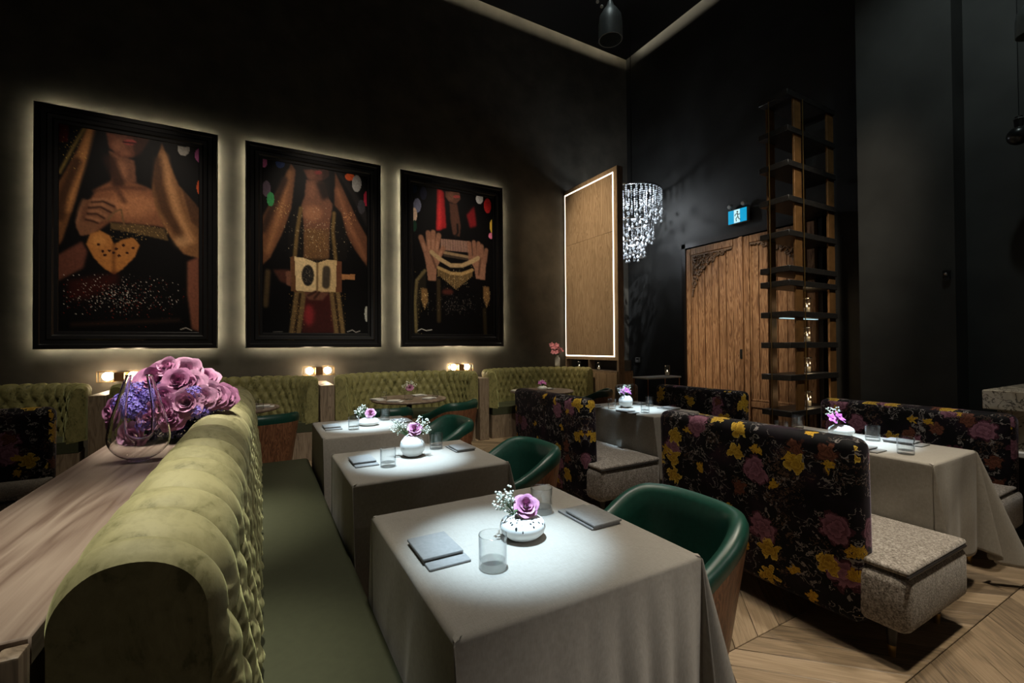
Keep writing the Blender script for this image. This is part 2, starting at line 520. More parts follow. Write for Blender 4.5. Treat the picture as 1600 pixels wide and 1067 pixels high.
floor = struct('floor', bxm('floor', M['leg_wood'], -5, BX, -3.0, WY, -.1, -.013))
CW, PW = .47, .17
def plank_mesh(sgn):
    sh = CW * sgn
    me = bpy.data.meshes.new('plank')
    g = .0018
    top = [(g, g), (PW - g, g), (PW - g - sh, CW - g), (g - sh, CW - g)]
    b = .0025
    cx = sum(p[0] for p in top) / 4; cy = CW / 2
    inner = [(p[0] + (b if (i in (0, 3)) else -b), p[1] + (b if i < 2 else -b)) for i, p in enumerate(top)]
    vs = [(x, y, -.013) for x, y in top] + [(x, y, -.002) for x, y in top] + [(x, y, 0) for x, y in inner]
    fs = [(8, 9, 10, 11)] + [(4 + i, 4 + (i + 1) % 4, 8 + (i + 1) % 4, 8 + i) for i in range(4)] + [(i, (i + 1) % 4, 4 + (i + 1) % 4, 4 + i) for i in range(4)]
    return vs, fs
def plank_uv(p, sgn):
    return ((-sgn * p[0] + p[1]) * .7071, (p[0] + sgn * p[1]) * .7071)
def plank_obj(sgn):
    vs, fs = plank_mesh(sgn)
    me = bpy.data.meshes.new('plank')
    me.from_pydata(vs, [], fs)
    uv = me.uv_layers.new(name='UVMap')
    for l in me.loops:
        uv.data[l.index].uv = plank_uv(vs[l.vertex_index], sgn)
    me.materials.append(M['plank'])
    return me
PM = {1: plank_obj(1), -1: plank_obj(-1)}
rest_v, rest_f, rest_uv, rest_r = [], [], [], []
npl = 0
for k in range(-8, 13):
    y0 = .83 + CW * k
    sgn = 1 if k % 2 == 0 else -1
    if y0 < -3.0 or y0 + CW > WY: continue
    for i in range(-30, 40):
        x0 = i * PW + (CW if sgn == 1 else 0)
        xm = x0 - sgn * CW / 2
        if xm < -4.6 or xm > BX - .35: continue
        ym = y0 + CW / 2
        near = (1.15 < xm < 4.7 and .1 < ym < 2.4) or (1.5 < xm < 3.4 and 4.4 < ym < 6.0) or (1.15 < xm < 2.4 and 2.4 < ym < 4.4)
        if near and npl < 295:
            o = link('plank', PM[sgn], floor, (x0, y0, 0)); npl += 1
        else:
            vs, fs = plank_mesh(sgn); o0 = len(rest_v)
            r = rng.random()
            rest_v += [(x + x0, y + y0, z) for x, y, z in vs]
            for f in fs:
                rest_f.append(tuple(a + o0 for a in f))
                rest_uv += [plank_uv(vs[a], sgn) for a in f]
            rest_r += [r] * len(vs)
me = bpy.data.meshes.new('planks')
me.from_pydata(rest_v, [], rest_f)
uv = me.uv_layers.new(name='UVMap')
uv.data.foreach_set('uv', np.array(rest_uv, dtype=np.float32).ravel())
at = me.attributes.new('rnd', 'FLOAT', 'POINT'); at.data.foreach_set('value', np.array(rest_r, dtype=np.float32))
me.materials.append(M['plank'])
stuff(link('planks', me, floor))

# ------------------------------------------------------------------ pictures
class Paint:
    """paints a flat print: colours live on a grid (u right, v down), points given in a skewed pixel frame"""
    def __init__(s, quad, W, H, bg=(6, 5, 6)):
        s.W, s.H = W, H
        s.img = np.ones((H, W, 3)) * np.array(bg, float)
        src = np.array([(0, 0), (1, 0), (1, 1), (0, 1)], float)
        A = []; bb = []
        for (x, y), (u, v) in zip(quad, src):
            A.append([x, y, 1, 0, 0, 0, -u * x, -u * y]); bb.append(u)
            A.append([0, 0, 0, x, y, 1, -v * x, -v * y]); bb.append(v)
        s.h = np.append(np.linalg.solve(np.array(A), np.array(bb)), 1).reshape(3, 3)
        s.U, s.V = np.meshgrid((np.arange(W) + .5), (np.arange(H) + .5))
    def T(s, pts):
        p = np.c_[np.array(pts, float), np.ones(len(pts))] @ s.h.T
        return p[:, :2] / p[:, 2:] * np.array([s.W, s.H])
    def blur(s, m, r):
        r = int(r)
        if r < 1: return m
        k = np.exp(-np.linspace(-2, 2, 2 * r + 1) ** 2); k /= k.sum()
        m = np.apply_along_axis(lambda a: np.convolve(np.pad(a, r, mode='edge'), k, 'valid'), 1, m)
        return np.apply_along_axis(lambda a: np.convolve(np.pad(a, r, mode='edge'), k, 'valid'), 0, m)
    def pmask(s, pts):
        P = s.T(pts); ins = np.zeros_like(s.U, bool)
        n = len(P)
        for i in range(n):
            x1, y1 = P[i]; x2, y2 = P[(i + 1) % n]
            c = ((y1 > s.V) != (y2 > s.V)) & (s.U < (x2 - x1) * (s.V - y1) / (y2 - y1 + 1e-9) + x1)
            ins ^= c
        return ins.astype(float)
    def put(s, m, col, a=1.0):
        m = (m * a)[..., None]
        s.img = s.img * (1 - m) + np.array(col, float) * m
    def poly(s, pts, col, soft=1, a=1.0):
        s.put(s.blur(s.pmask(pts), soft), col, a)
    def ell(s, c, rx, ry, col, soft=1, a=1.0, ang=0):
        t = np.linspace(0, 2 * PI, 24, endpoint=False); ca, sa = math.cos(ang), math.sin(ang)
        s.poly([(c[0] + rx * math.cos(q) * ca - ry * math.sin(q) * sa, c[1] + rx * math.cos(q) * sa + ry * math.sin(q) * ca) for q in t], col, soft, a)
    def line(s, pts, w, col, soft=1, a=1.0):
        P = s.T(pts); d = np.full_like(s.U, 1e9)
        for (x1, y1), (x2, y2) in zip(P[:-1], P[1:]):
            L = (x2 - x1) ** 2 + (y2 - y1) ** 2 + 1e-9
            t = np.clip(((s.U - x1) * (x2 - x1) + (s.V - y1) * (y2 - y1)) / L, 0, 1)
            d = np.minimum(d, np.hypot(s.U - x1 - t * (x2 - x1), s.V - y1 - t * (y2 - y1)))
        s.put(np.clip((w - d) / max(soft, .5) + .5, 0, 1), col, a)
    def dots(s, box, n, col, a=1.0, seed=0, sig=.25):
        g = np.random.default_rng(seed)
        x0, y0, x1, y1 = box
        for _ in range(n):
            P = s.T([(x0 + (x1 - x0) * np.clip(.5 + sig * g.standard_normal(), 0, 1), y0 + (y1 - y0) * np.clip(.5 + sig * g.standard_normal(), 0, 1))])[0]
            i, j = int(P[1]), int(P[0])
            if 0 <= i < s.H and 0 <= j < s.W:
                k = g.random() * a
                s.img[i, j] = s.img[i, j] * (1 - k) + np.array(col) * k
    def fuzz(s, amt, seed=1):
        g = np.random.default_rng(seed)
        n = s.blur(g.standard_normal((s.H, s.W)), 2) * 2.2 + .4 * g.standard_normal((s.H, s.W))
        s.img = np.clip(s.img * (1 + amt * n[..., None]), 0, 255)

PWD, PHT = 168, 260
def pic1():
    p = Paint([(198, 118), (728, 190), (722, 888), (193, 878)], PWD, PHT)
    p.poly([(198, 118), (240, 120), (235, 190), (198, 190)], (60, 8, 6), 2)
    p.poly([(325, 130), (300, 250), (262, 400), (215, 545), (198, 570), (200, 340), (250, 250), (308, 138)], (92, 60, 36), 3)
    p.line([(316, 140), (285, 260), (230, 430)], 5, (150, 104, 62), 6, .8)
    p.line([(270, 260), (220, 380), (205, 460)], 5, (45, 28, 18), 6, .8)
    p.line([(297, 132), (250, 215), (206, 300)], 2, (96, 80, 42), 3)
    p.dots((200, 130, 310, 300), 60, (190, 160, 80), .9, 3)
    p.poly([(385, 215), (480, 250), (486, 330), (395, 340)], (92, 60, 44), 3)
    p.poly([(300, 425), (340, 355), (400, 322), (480, 330), (545, 355), (572, 425), (590, 495), (440, 480), (385, 478), (330, 520)], (106, 68, 47), 4)
    p.ell((470, 415), 95, 45, (150, 102, 70), 12, .8)
    p.ell((350, 440), 40, 50, (78, 48, 34), 9, .7)
    p.ell((430, 290), 22, 40, (128, 88, 64), 6, .7)
    p.line([(400, 335), (440, 400)], 3, (70, 44, 32), 5, .8)
    p.line([(385, 250), (420, 330)], 7, (35, 20, 15), 6, .8)
    p.line([(330, 365), (420, 348), (520, 352)], 2, (74, 46, 33), 4, .8)
    p.poly([(374, 148), (535, 165), (505, 212), (472, 240), (425, 238), (385, 205)], (84, 50, 37), 3)
    p.poly([(470, 150), (540, 165), (505, 225), (480, 240)], (40, 22, 16), 5, .8)
    p.ell((420, 195), 26, 24, (116, 76, 56), 6, .8)
    p.ell((445, 222), 20, 12, (110, 70, 52), 4, .8)
    p.ell((462, 160), 12, 9, (58, 32, 24), 3, .8)
    p.ell((462, 182), 24, 10, (128, 56, 52), 2)
    p.line([(438, 182), (486, 186)], 1, (50, 14, 14), 1)
    p.poly([(582, 178), (612, 260), (645, 335), (722, 425), (722, 610), (660, 592), (618, 540), (588, 492), (560, 432), (543, 352), (556, 260)], (112, 78, 50), 3)
    p.line([(575, 250), (565, 330), (590, 420), (650, 520)], 7, (62, 40, 25), 7, .9)
    p.line([(590, 230), (610, 330), (640, 440), (690, 540)], 5, (168, 124, 84), 8, .8)
    p.ell((655, 545), 30, 22, (180, 140, 100), 9, .6)
    p.poly([(722, 420), (660, 355), (690, 470), (722, 500)], (70, 46, 30), 3, .9)
    p.poly([(676, 620), (722, 600), (722, 884), (690, 870), (674, 740)], (104, 64, 50), 4)
    p.poly([(196, 600), (285, 548), (305, 585), (290, 645), (196, 695)], (82, 48, 38), 4)
    p.poly([(390, 480), (500, 486), (590, 500), (606, 545), (500, 522), (390, 503)], (74, 58, 36), 2)
    p.dots((390, 480, 600, 540), 130, (170, 140, 90), .8, 4, .3)
    p.poly([(265, 470), (280, 430), (300, 398), (350, 392), (400, 405), (415, 430), (385, 470), (350, 478), (330, 520), (280, 530), (264, 500)], (98, 66, 47), 2)
    p.ell((300, 440), 26, 40, (78, 50, 36), 6, .7)
    for q in ([(322, 406), (362, 402), (402, 420)], [(310, 426), (352, 422), (390, 442)], [(306, 448), (338, 448), (366, 464)], [(300, 470), (322, 474), (342, 482)]):
        p.line(q, 1.2, (44, 26, 18), 2, .9)
        p.line([(a + 6, b - 9) for a, b in q], 1.8, (140, 98, 72), 3, .6)
    p.line([(292, 400), (276, 440), (268, 480)], 2, (128, 90, 66), 4, .6)
    p.line([(380, 470), (405, 440), (428, 430), (440, 490)], 1, (96, 72, 48), 1)
    p.poly([(300, 560), (315, 522), (350, 508), (388, 528), (402, 560), (430, 542), (472, 532), (497, 560), (478, 605), (432, 650), (402, 668), (368, 650), (328, 610)], (138, 90, 46), 2)
    p.ell((345, 545), 30, 22, (166, 116, 64), 8, .7)
    p.line([(402, 560), (400, 660)], 2, (92, 56, 28), 4, .8)
    for c in ((345, 560), (360, 585), (385, 582), (368, 598), (400, 590), (436, 562), (450, 590), (472, 572), (410, 575), (420, 600)):
        p.ell(c, 6, 5, (42, 20, 14), 1)
    p.poly([(230, 690), (420, 660), (420, 700), (300, 760), (230, 760)], (52, 16, 12), 9, .7)
    p.dots((220, 670, 640, 815), 420, (185, 176, 168), .9, 5, .24)
    p.dots((220, 680, 660, 860), 260, (130, 40, 30), .8, 6, .25)
    p.line([(250, 850), (640, 838)], 2, (40, 26, 20), 6, .8)
    p.line([(648, 872), (668, 866), (690, 876)], .6, (150, 145, 140), 1)
    p.ell((664, 200), 23, 26, (168, 166, 160), 1)
    p.poly([(636, 160), (700, 160), (700, 194), (636, 190)], (6, 5, 6), 1)
    p.ell((727, 222), 20, 27, (200, 106, 168), 1); p.ell((729, 342), 16, 30, (196, 82, 44), 1)
    p.img *= np.array([1.12, 1.10, 1.08])
    p.fuzz(.04, 11)
    return p
def pic2():
    p = Paint([(126, 166), (573, 240), (573, 918), (122, 914)], PWD, PHT)
    p.poly([(250, 190), (270, 220), (250, 380), (215, 480), (160, 590), (126, 622), (126, 420), (200, 290)], (104, 68, 45), 3)
    p.line([(245, 230), (215, 360), (150, 560)], 4, (146, 100, 66), 7, .8)
    p.line([(222, 260), (160, 400), (132, 470)], 5, (50, 34, 26), 6, .9)
    p.poly([(435, 222), (470, 300), (530, 430), (572, 505), (572, 632), (520, 560), (470, 470), (430, 360)], (92, 58, 40), 3)
    p.line([(445, 300), (490, 440), (560, 590)], 4, (128, 84, 58), 7, .8)
    p.poly([(440, 222), (500, 320), (572, 470), (572, 400), (490, 250)], (34, 30, 30), 4, .9)
    p.poly([(300, 215), (408, 215), (408, 240), (385, 262), (350, 270), (318, 255)], (86, 52, 40), 3)
    p.poly([(382, 215), (410, 215), (408, 245), (380, 265)], (38, 22, 18), 5, .8)
    p.ell((362, 228), 18, 8, (120, 48, 46), 1)
    p.poly([(312, 258), (390, 268), (410, 340), (430, 370), (415, 430), (410, 590), (300, 590), (298, 430), (290, 370), (305, 330)], (100, 66, 50), 3)
    p.poly([(355, 270), (408, 258), (420, 330), (380, 345)], (22, 14, 11), 7, .9)
    p.ell((340, 400), 40, 34, (146, 100, 72), 9, .8)
    p.ell((335, 300), 16, 36, (120, 80, 60), 6, .8)
    p.ell((335, 236), 18, 20, (112, 72, 56), 5, .8)
    p.ell((345, 520), 40, 50, (116, 84, 52), 9, .6)
    p.poly([(300, 465), (412, 470), (408, 600), (300, 600)], (92, 66, 40), 5, .8)
    p.dots((285, 440, 430, 600), 220, (176, 140, 84), .7, 21, .3)
    p.poly([(290, 360), (302, 470), (298, 600), (240, 600), (235, 500), (255, 400)], (16, 13, 11), 3)
    p.poly([(425, 360), (412, 470), (408, 600), (480, 600), (490, 520), (460, 400)], (16, 13, 11), 3)
    for q in ([(290, 380), (275, 470), (262, 600)], [(430, 400), (424, 480), (436, 600)]):
        p.line(q, 3, (116, 92, 52), 3, .8)
    p.dots((220, 380, 500, 620), 260, (214, 196, 160), .9, 22, .25)
    p.dots((180, 350, 240, 420), 40, (230, 190, 120), .9, 23); p.dots((470, 390, 520, 450), 60, (230, 170, 110), .9, 24)
    p.poly([(300, 740), (425, 742), (440, 912), (290, 912)], (58, 24, 22), 4)
    p.ell((322, 835), 22, 46, (150, 46, 50), 8, .8)
    for q in ([(285, 745), (262, 912)], [(432, 745), (452, 912)]):
        p.line(q, 9, (104, 84, 54), 3)
        p.line(q, 2, (44, 30, 18), 2)
    p.dots((240, 745, 300, 912), 150, (186, 150, 90), .8, 25, .3); p.dots((415, 745, 475, 912), 150, (186, 150, 90), .8, 26, .3)
    p.line([(150, 650), (140, 790)], 4, (84, 68, 44), 4, .8)
    p.poly([(170, 640), (245, 640), (250, 710), (200, 690)], (66, 38, 30), 4)
    p.poly([(245, 588), (265, 580), (272, 738), (246, 730)], (92, 62, 40), 1)
    p.poly([(262, 585), (300, 590), (358, 612), (357, 738), (268, 730)], (196, 172, 128), 1)
    p.poly([(358, 612), (400, 598), (440, 602), (436, 735), (357, 738)], (182, 156, 112), 1)
    p.poly([(440, 602), (462, 606), (462, 738), (436, 735)], (92, 58, 40), 1)
    p.line([(358, 612), (357, 738)], 1.5, (110, 88, 60), 2)
    p.ell((318, 665), 27, 46, (86, 74, 56), 1); p.ell((318, 665), 23, 42, (32, 30, 28), 1)
    p.ell((397, 668), 20, 44, (156, 132, 94), 1); p.line([(397, 640), (394, 705)], 6, (62, 54, 44), 3); p.ell((397, 636), 6, 8, (62, 54, 44), 1)
    p.dots((300, 630, 340, 700), 60, (150, 140, 120), .8, 27, .25)
    p.poly([(462, 660), (518, 660), (516, 684), (462, 682)], (150, 104, 66), 1)
    p.poly([(300, 735), (410, 735), (380, 770), (320, 768)], (98, 64, 50), 3)
    p.line([(320, 750), (350, 735)], 2, (56, 34, 26), 2); p.line([(345, 762), (365, 738)], 2, (56, 34, 26), 2)
    p.poly([(225, 650), (246, 645), (246, 712), (228, 705)], (106, 70, 54), 2)
    for c, rx, ry, col in (((134, 186), 16, 22, (222, 122, 178)), ((205, 188), 20, 22, (34, 52, 96)), ((146, 298), 18, 34, (86, 72, 84)), ((163, 342), 16, 30, (58, 140, 82)),
                           ((497, 244), 20, 17, (214, 92, 44)), ((526, 273), 20, 36, (166, 164, 162)), ((566, 338), 11, 32, (168, 40, 62)), ((546, 372), 16, 30, (56, 54, 58)), ((567, 830), 10, 34, (168, 168, 160))):
        p.ell(c, rx, ry, col, 1)
    p.line([(484, 906), (505, 898), (520, 908), (538, 902)], .6, (170, 165, 160), 1)
    p.line([(170, 906), (210, 904)], .5, (110, 108, 104), 1)
    p.img *= 1.12
    p.fuzz(.04, 12)
    return p
def pic3():
    p = Paint([(124, 182), (476, 240), (476, 866), (122, 866)], PWD, PHT)
    p.poly([(232, 205), (262, 215), (272, 380), (226, 395)], (140, 26, 30), 4)
    p.line([(245, 215), (240, 380)], 4, (196, 50, 50), 6, .7)
    p.poly([(360, 320), (395, 280), (405, 370), (375, 380)], (120, 24, 28), 5, .9)
    p.poly([(268, 215), (330, 215), (335, 250), (315, 272), (285, 262), (268, 240)], (86, 56, 44), 2)
    p.ell((292, 236), 16, 20, (110, 74, 58), 5, .8)
    p.ell((318, 238), 15, 7, (140, 60, 56), 1)
    p.poly([(285, 265), (320, 272), (335, 370), (330, 420), (300, 410), (290, 350)], (72, 46, 36), 3)
    p.line([(320, 365), (322, 400), (310, 420)], 2, (24, 18, 16), 2)
    p.poly([(250, 428), (370, 440), (372, 490), (246, 480)], (40, 28, 24), 2)
    for k in range(17):
        x = 250 + 7.2 * k
        p.line([(x, 432 + .6 * k), (x - 1, 478 + .6 * k)], 1.2, (176, 138, 120), 1, .8)
    p.line([(262, 492), (368, 512)], 3, (130, 108, 80), 2); p.line([(262, 505), (366, 522)], 2, (60, 50, 40), 2)
    sk = (134, 96, 76)
    p.poly([(165, 470), (195, 465), (235, 480), (252, 500), (240, 540), (228, 560), (226, 620), (190, 620), (180, 540)], sk, 2)
    for q in ([(178, 480), (160, 425)], [(196, 475), (192, 405)], [(212, 475), (214, 402)], [(228, 480), (238, 415)], [(240, 505), (256, 475)]):
        p.line(q, 5.2, (128, 90, 70), 3)
        p.line([((a + q[0][0]) / 2, (b + q[0][1]) / 2) for a, b in q], 2, (164, 122, 98), 3, .7)
    p.poly([(370, 520), (395, 500), (440, 500), (445, 540), (440, 615), (400, 610), (392, 560)], sk, 2)
    for q in ([(378, 530), (372, 450)], [(396, 510), (392, 445)], [(412, 508), (412, 450)], [(428, 510), (426, 462)], [(440, 530), (446, 480)]):
        p.line(q, 4.6, (122, 86, 68), 3)
    p.line([(200, 490), (225, 560)], 2, (80, 54, 42), 3, .8); p.line([(420, 520), (412, 590)], 2, (80, 54, 42), 3, .8)
    p.line([(205, 490), (240, 520), (290, 550), (340, 550), (385, 530), (410, 515)], 4, (158, 134, 98), 2)
    p.line([(235, 560), (290, 585), (340, 588), (385, 570)], 3, (150, 124, 84), 2)
    for k in range(22):
        x = 235 + 7 * k
        L = 18 + 60 * max(0, 1 - abs(x - 312) / 70)
        p.line([(x, 562 + 22 * math.sin((x - 235) / 150 * PI)), (x, 580 + L)], 1.0, (164, 132, 82), 1, .8)
    p.dots((232, 550, 392, 660), 160, (220, 196, 150), .8, 31, .25)
    p.poly([(135, 620), (160, 580), (180, 575), (182, 640), (160, 700), (140, 860), (130, 860)], (30, 26, 20), 3)
    p.line([(176, 575), (140, 620), (132, 720), (136, 850)], 3, (96, 84, 56), 3)
    p.dots((128, 580, 160, 860), 80, (170, 150, 100), .8, 32, .3)
    for c in ((174, 700), (446, 690)):
        p.poly([(c[0] - 14, c[1] - 46), (c[0] + 12, c[1] - 46), (c[0] + 16, c[1] + 10), (c[0], c[1] + 52), (c[0] - 14, c[1] + 10)], (112, 84, 52), 3)
        p.dots((c[0] - 16, c[1] - 46, c[0] + 16, c[1] + 50), 70, (214, 186, 130), .9, 33, .25)
    p.line([(236, 620), (236, 800)], 4, (60, 48, 30), 4, .8); p.line([(436, 750), (440, 860)], 4, (54, 46, 28), 4, .8)
    p.ell((275, 670), 26, 14, (70, 34, 28), 5)
    p.dots((190, 680, 440, 780), 240, (170, 160, 150), .7, 34, .25)
    for c, rx, ry, col in (((145, 280), 17, 32, (120, 124, 150)), ((132, 322), 12, 32, (214, 184, 160)), ((172, 225), 15, 30, (30, 32, 52)), ((418, 246), 16, 24, (196, 196, 196)),
                           ((453, 278), 16, 34, (180, 40, 40)), ((472, 370), 10, 30, (220, 180, 70)), ((468, 414), 12, 14, (216, 120, 150)), ((132, 372), 10, 26, (24, 54, 40)), ((132, 205), 12, 20, (24, 40, 60))):
        p.ell(c, rx, ry, col, 1)
    p.line([(142, 848), (160, 838), (180, 846), (205, 842)], .7, (180, 176, 170), 1)
    p.img *= 1.12
    p.fuzz(.04, 13)
    return p
def print_mat():
    m = NT('printed_canvas')
    a = m.n('ShaderNodeAttribute', attribute_name='Col')
    m.set(Base_Color=a.outputs['Color'], Roughness=.35)
    m.b.inputs['Specular IOR Level'].default_value = .25
    return m.m
M['print'] = print_mat()
def canvas_mesh(p, w, h, gain=1.0):
    W, H = p.W, p.H
    xs = (np.arange(W) / (W - 1) - .5) * w
    zs = (.5 - np.arange(H) / (H - 1)) * h
    X, Z = np.meshgrid(xs, zs)
    V = np.stack([X, np.zeros_like(X), Z], -1).reshape(-1, 3)
    idx = np.arange(W * H).reshape(H, W)
    F = np.stack([idx[:-1, :-1], idx[1:, :-1], idx[1:, 1:], idx[:-1, 1:]], -1).reshape(-1, 4)
    me = bpy.data.meshes.new('canvas')
    me.from_pydata(V.tolist(), [], F.tolist())
    c = np.clip(p.img / 255, 0, 1)
    c = np.where(c <= .04045, c / 12.92, ((c + .055) / 1.055) ** 2.4) * gain
    c = np.concatenate([np.clip(c, 0, 1).reshape(-1, 3), np.ones((W * H, 1))], 1)
    at = me.attributes.new('Col', 'FLOAT_COLOR', 'POINT')
    at.data.foreach_set('color', c.astype(np.float32).ravel())
    me.materials.append(M['print'])
    return me
def molding(w, h, prof):
    """mitred frame in the XZ plane: prof is a list of (inset, depth towards -Y)"""
    b = MB(); rings = []
    for ins, d in prof:
        a, c = w / 2 - ins, h / 2 - ins
        rings.append([(-a, -d, -c), (a, -d, -c), (a, -d, c), (-a, -d, c)])
    vs = [p for r in rings for p in r]; fs = []
    for k in range(len(rings) - 1):
        for i in range(4):
            j = (i + 1) % 4
            fs.append((k * 4 + i, k * 4 + j, (k + 1) * 4 + j, (k + 1) * 4 + i))
    return b.add(vs, fs)
PZ0, PZ1 = 1.372, 4.09
for (x0, x1, pf, lab) in ((-2.165, -.478, pic1, 'black framed picture of a veiled woman holding a heart shaped bag'),
                          (-.178, 1.567, pic2, 'black framed picture of a veiled woman holding an open book'),
                          (1.866, 3.633, pic3, 'black framed picture of a veiled woman holding a beaded necklace')):
    w, h = x1 - x0, PZ1 - PZ0
    t = thing('framed_picture', lab, 'picture', ((x0 + x1) / 2, WY, PZ0), 0, 'backlit pictures on the wall')
    cz = h / 2
    f = molding(w, h, [(.02, .05), (0, .055), (0, .105), (.012, .12), (.05, .12), (.06, .11), (.10, .108), (.115, .118), (.15, .112), (.165, .096), (.195, .094), (.205, .08), (.205, .05)])
    link('frame', f.mesh('frame', M['frame'], True, 25), t, (0, 0, cz))
    link('backing_board', bxm('backing_board', M['frame'], -w / 2 + .03, w / 2 - .03, -.07, -.062, -h / 2 + .03, h / 2 - .03), t, (0, 0, cz))
    link('canvas', canvas_mesh(pf(), w - .38, h - .38, 1.0), t, (0, -.085, cz))
    g = .045
    link('led_strip', bxm('led', M['led'], -w / 2 + g, w / 2 - g, -.061, -.054, -h / 2 + g, -h / 2 + g + .012), t, (0, 0, cz))
    link('led_strip', bxm('led', M['led'], -w / 2 + g, w / 2 - g, -.061, -.054, h / 2 - g - .012, h / 2 - g), t, (0, 0, cz))
    link('led_strip', bxm('led', M['led'], -w / 2 + g, -w / 2 + g + .012, -.061, -.054, -h / 2 + g, h / 2 - g), t, (0, 0, cz))
    link('led_strip', bxm('led', M['led'], w / 2 - g - .012, w / 2 - g, -.061, -.054, -h / 2 + g, h / 2 - g), t, (0, 0, cz))
    link('wall_bracket', bxm('bracket', M['frame'], -w / 4, w / 4, -.061, -.001, -.04, .04), t, (0, 0, cz))

# ------------------------------------------------------------------ tufted upholstery
def tuft(S, tt, t_top, a, b, A, rows, L, ph0=0):
    """puff height: S along, tt up the face; buttons on a diamond lattice below t_top, pleats above and below it"""
    X = S / a + ph0
    Yv = np.clip((t_top - tt) / b, 0, rows)
    p, q = X + Yv / 2, X - Yv / 2
    e = np.abs(np.sin(PI * p)) * np.abs(np.sin(PI * q))
    pr, qr = np.round(p), np.round(q)
    dx = (X - (pr + qr) / 2) * a
    dy = (Yv - (pr - qr)) * b
    d = np.hypot(dx, dy)
    h = A * (.64 * e ** .17 + .38 * np.clip(d / (.5 * a), 0, 1) ** .6)
    h += .05 * A * np.sin(S * 61 + tt * 37) * e
    ph = np.arctan2(dy, dx)
    h += .09 * A * np.cos(ph * 9 + pr * 2.1 + qr * 1.3) * np.exp(-(d / (.30 * a)) ** 2) * np.clip(d / (.1 * a), 0, 1)
    return h
def tufted(path, normal, S, nS, face, roll, zb, zt, a, b, A, rows, rec=.05, nf=56, nr=24, mat=None, back_drop=.46, ends=True, smooth_top=False, ph0=0, soft_end=.04):
    s = np.linspace(0, S, nS)
    P = np.array([path(v) for v in s]); N = np.array([normal(v) for v in s])
    Hf = zt - zb
    prof = []          # (offset along normal, z, nx, nz, t)
    for k in range(nf):
        t = k / (nf - 1)
        prof.append((-rec * t, zb + Hf * t, math.cos(.05), .05, Hf * t))
    for k in range(1, nr):
        g = PI * k / (nr - 1)
        prof.append((-rec - roll + roll * math.cos(g), zt + roll * math.sin(g), math.cos(g), math.sin(g), Hf + roll * g))
    for k in range(1, 6):
        prof.append((-rec - 2 * roll, zt - back_drop * k / 5, -1, 0, Hf + roll * PI + back_drop * k / 5))
    prof = np.array(prof)
    SS, T = np.meshgrid(s, prof[:, 4], indexing='ij')
    h = tuft(SS, T, Hf - .01, a, b, A, rows, S, ph0)
    fade = 1 - np.clip((T - Hf - roll * 1.9) / (roll * 1.2), 0, 1)
    h = h * (.15 + .85 * fade)
    if smooth_top:
        tz = np.clip((T - Hf) / (roll * 1.0), 0, 1)
        h = h * (1 - .55 * tz) + A * .40 * tz * fade
    if ends:
        ed = np.minimum(SS, S - SS)
        h = h * np.clip((ed + .2 * soft_end) / (1.2 * soft_end), 0, 1) ** .5
        hh = np.clip(ed / .035, 0, 1)
    off = prof[None, :, 0] + h * prof[None, :, 2]
    z = prof[None, :, 1] + h * prof[None, :, 3]
    Q = np.empty(SS.shape + (3,))
    Q[..., 0] = P[:, None, 0] + N[:, None, 0] * off
    Q[..., 1] = P[:, None, 1] + N[:, None, 1] * off
    Q[..., 2] = z
    m = MB().grid(Q)
    if ends:
        for row, sg in ((Q[0], -1), (Q[-1], 1)):
            t = np.array((P[1] - P[0]) if sg < 0 else (P[-1] - P[-2])); t = t / np.linalg.norm(t) * sg * .0004
            ring = row + np.array([t[0], t[1], 0])
            c = ring.mean(0)
            n_ = len(ring)
            m.add(np.r_[ring, [c]], [(k, (k + 1) % n_, n_) for k in range(n_)])
    return m
def lattice(path, normal, S, zb, zt, a, b, rows, rec, ph0=0):
    out = []
    Hf = zt - zb
    for j in range(rows + 1):
        t = Hf - .01 - j * b
        if t < .02: break
        i = 0
        while True:
            s = (i + (.5 if j % 2 else 0) - ph0) * a
            i += 1
            if s > S - .03: break
            if s < .03: continue
            P, N = path(s), normal(s)
            off = -rec * t / Hf + .006
            out.append((P[0] + N[0] * off, P[1] + N[1] * off, zb + t))
    return out

# long banquette along the ledge
BY0, BY1 = .905, 4.30
bq = thing('banquette', 'long olive velvet button tufted banquette in front of the wooden ledge', 'sofa', (-.1, BY0, 0))
A0 = .155
pth = lambda s: (.055, s)
nrm = lambda s: (1, 0)
m = tufted(pth, nrm, BY1 - BY0, 22 * 24, None, .085, .44, .93, A0, .125, .056, 4, .055, 70, 30, ph0=.5, soft_end=.04)
link('backrest', m.mesh('backrest', M['velvet'], True, 60), bq)
bt = MB().ball((0, 0, 0), .011, 8, 5, .7).mesh('button', M['velvet'])
for p in lattice(pth, nrm, BY1 - BY0, .44, .93, A0, .125, 4, .055, .5):
    link('button', bt, bq, p)
link('seat', MB().rbox(.0, .445, -.05, 3.2, .34, .46, .03, 4).mesh('seat', M['olive_leather']), bq)
link('base', bxm('base', M['oak_grey'], -.1, .40, 0, 3.15, .002, .335), bq)


# wooden ledge behind it
lg = thing('ledge', 'long walnut ledge running behind the olive banquette', 'counter', (-.44, BY0, 0))
link('ledge_top', MB().rbox(-.155, .145, .02, 3.4, .905, .95, .003, 1).mesh('ledge_top', M['walnut']), lg)
link('end_board', MB().rbox(-.155, .113, -.02, .018, .02, .948, .003, 1).mesh('end_board', M['leg_wood']), lg)
link('corner_post', MB().rbox(.116, .146, -.02, .018, .02, .943, .004, 2).mesh('corner_post', M['oak_grey']), lg)
link('side_panel', bxm('side_panel', M['oak_grey'], -.145, -.12, .02, 3.38, .002, .903), lg)

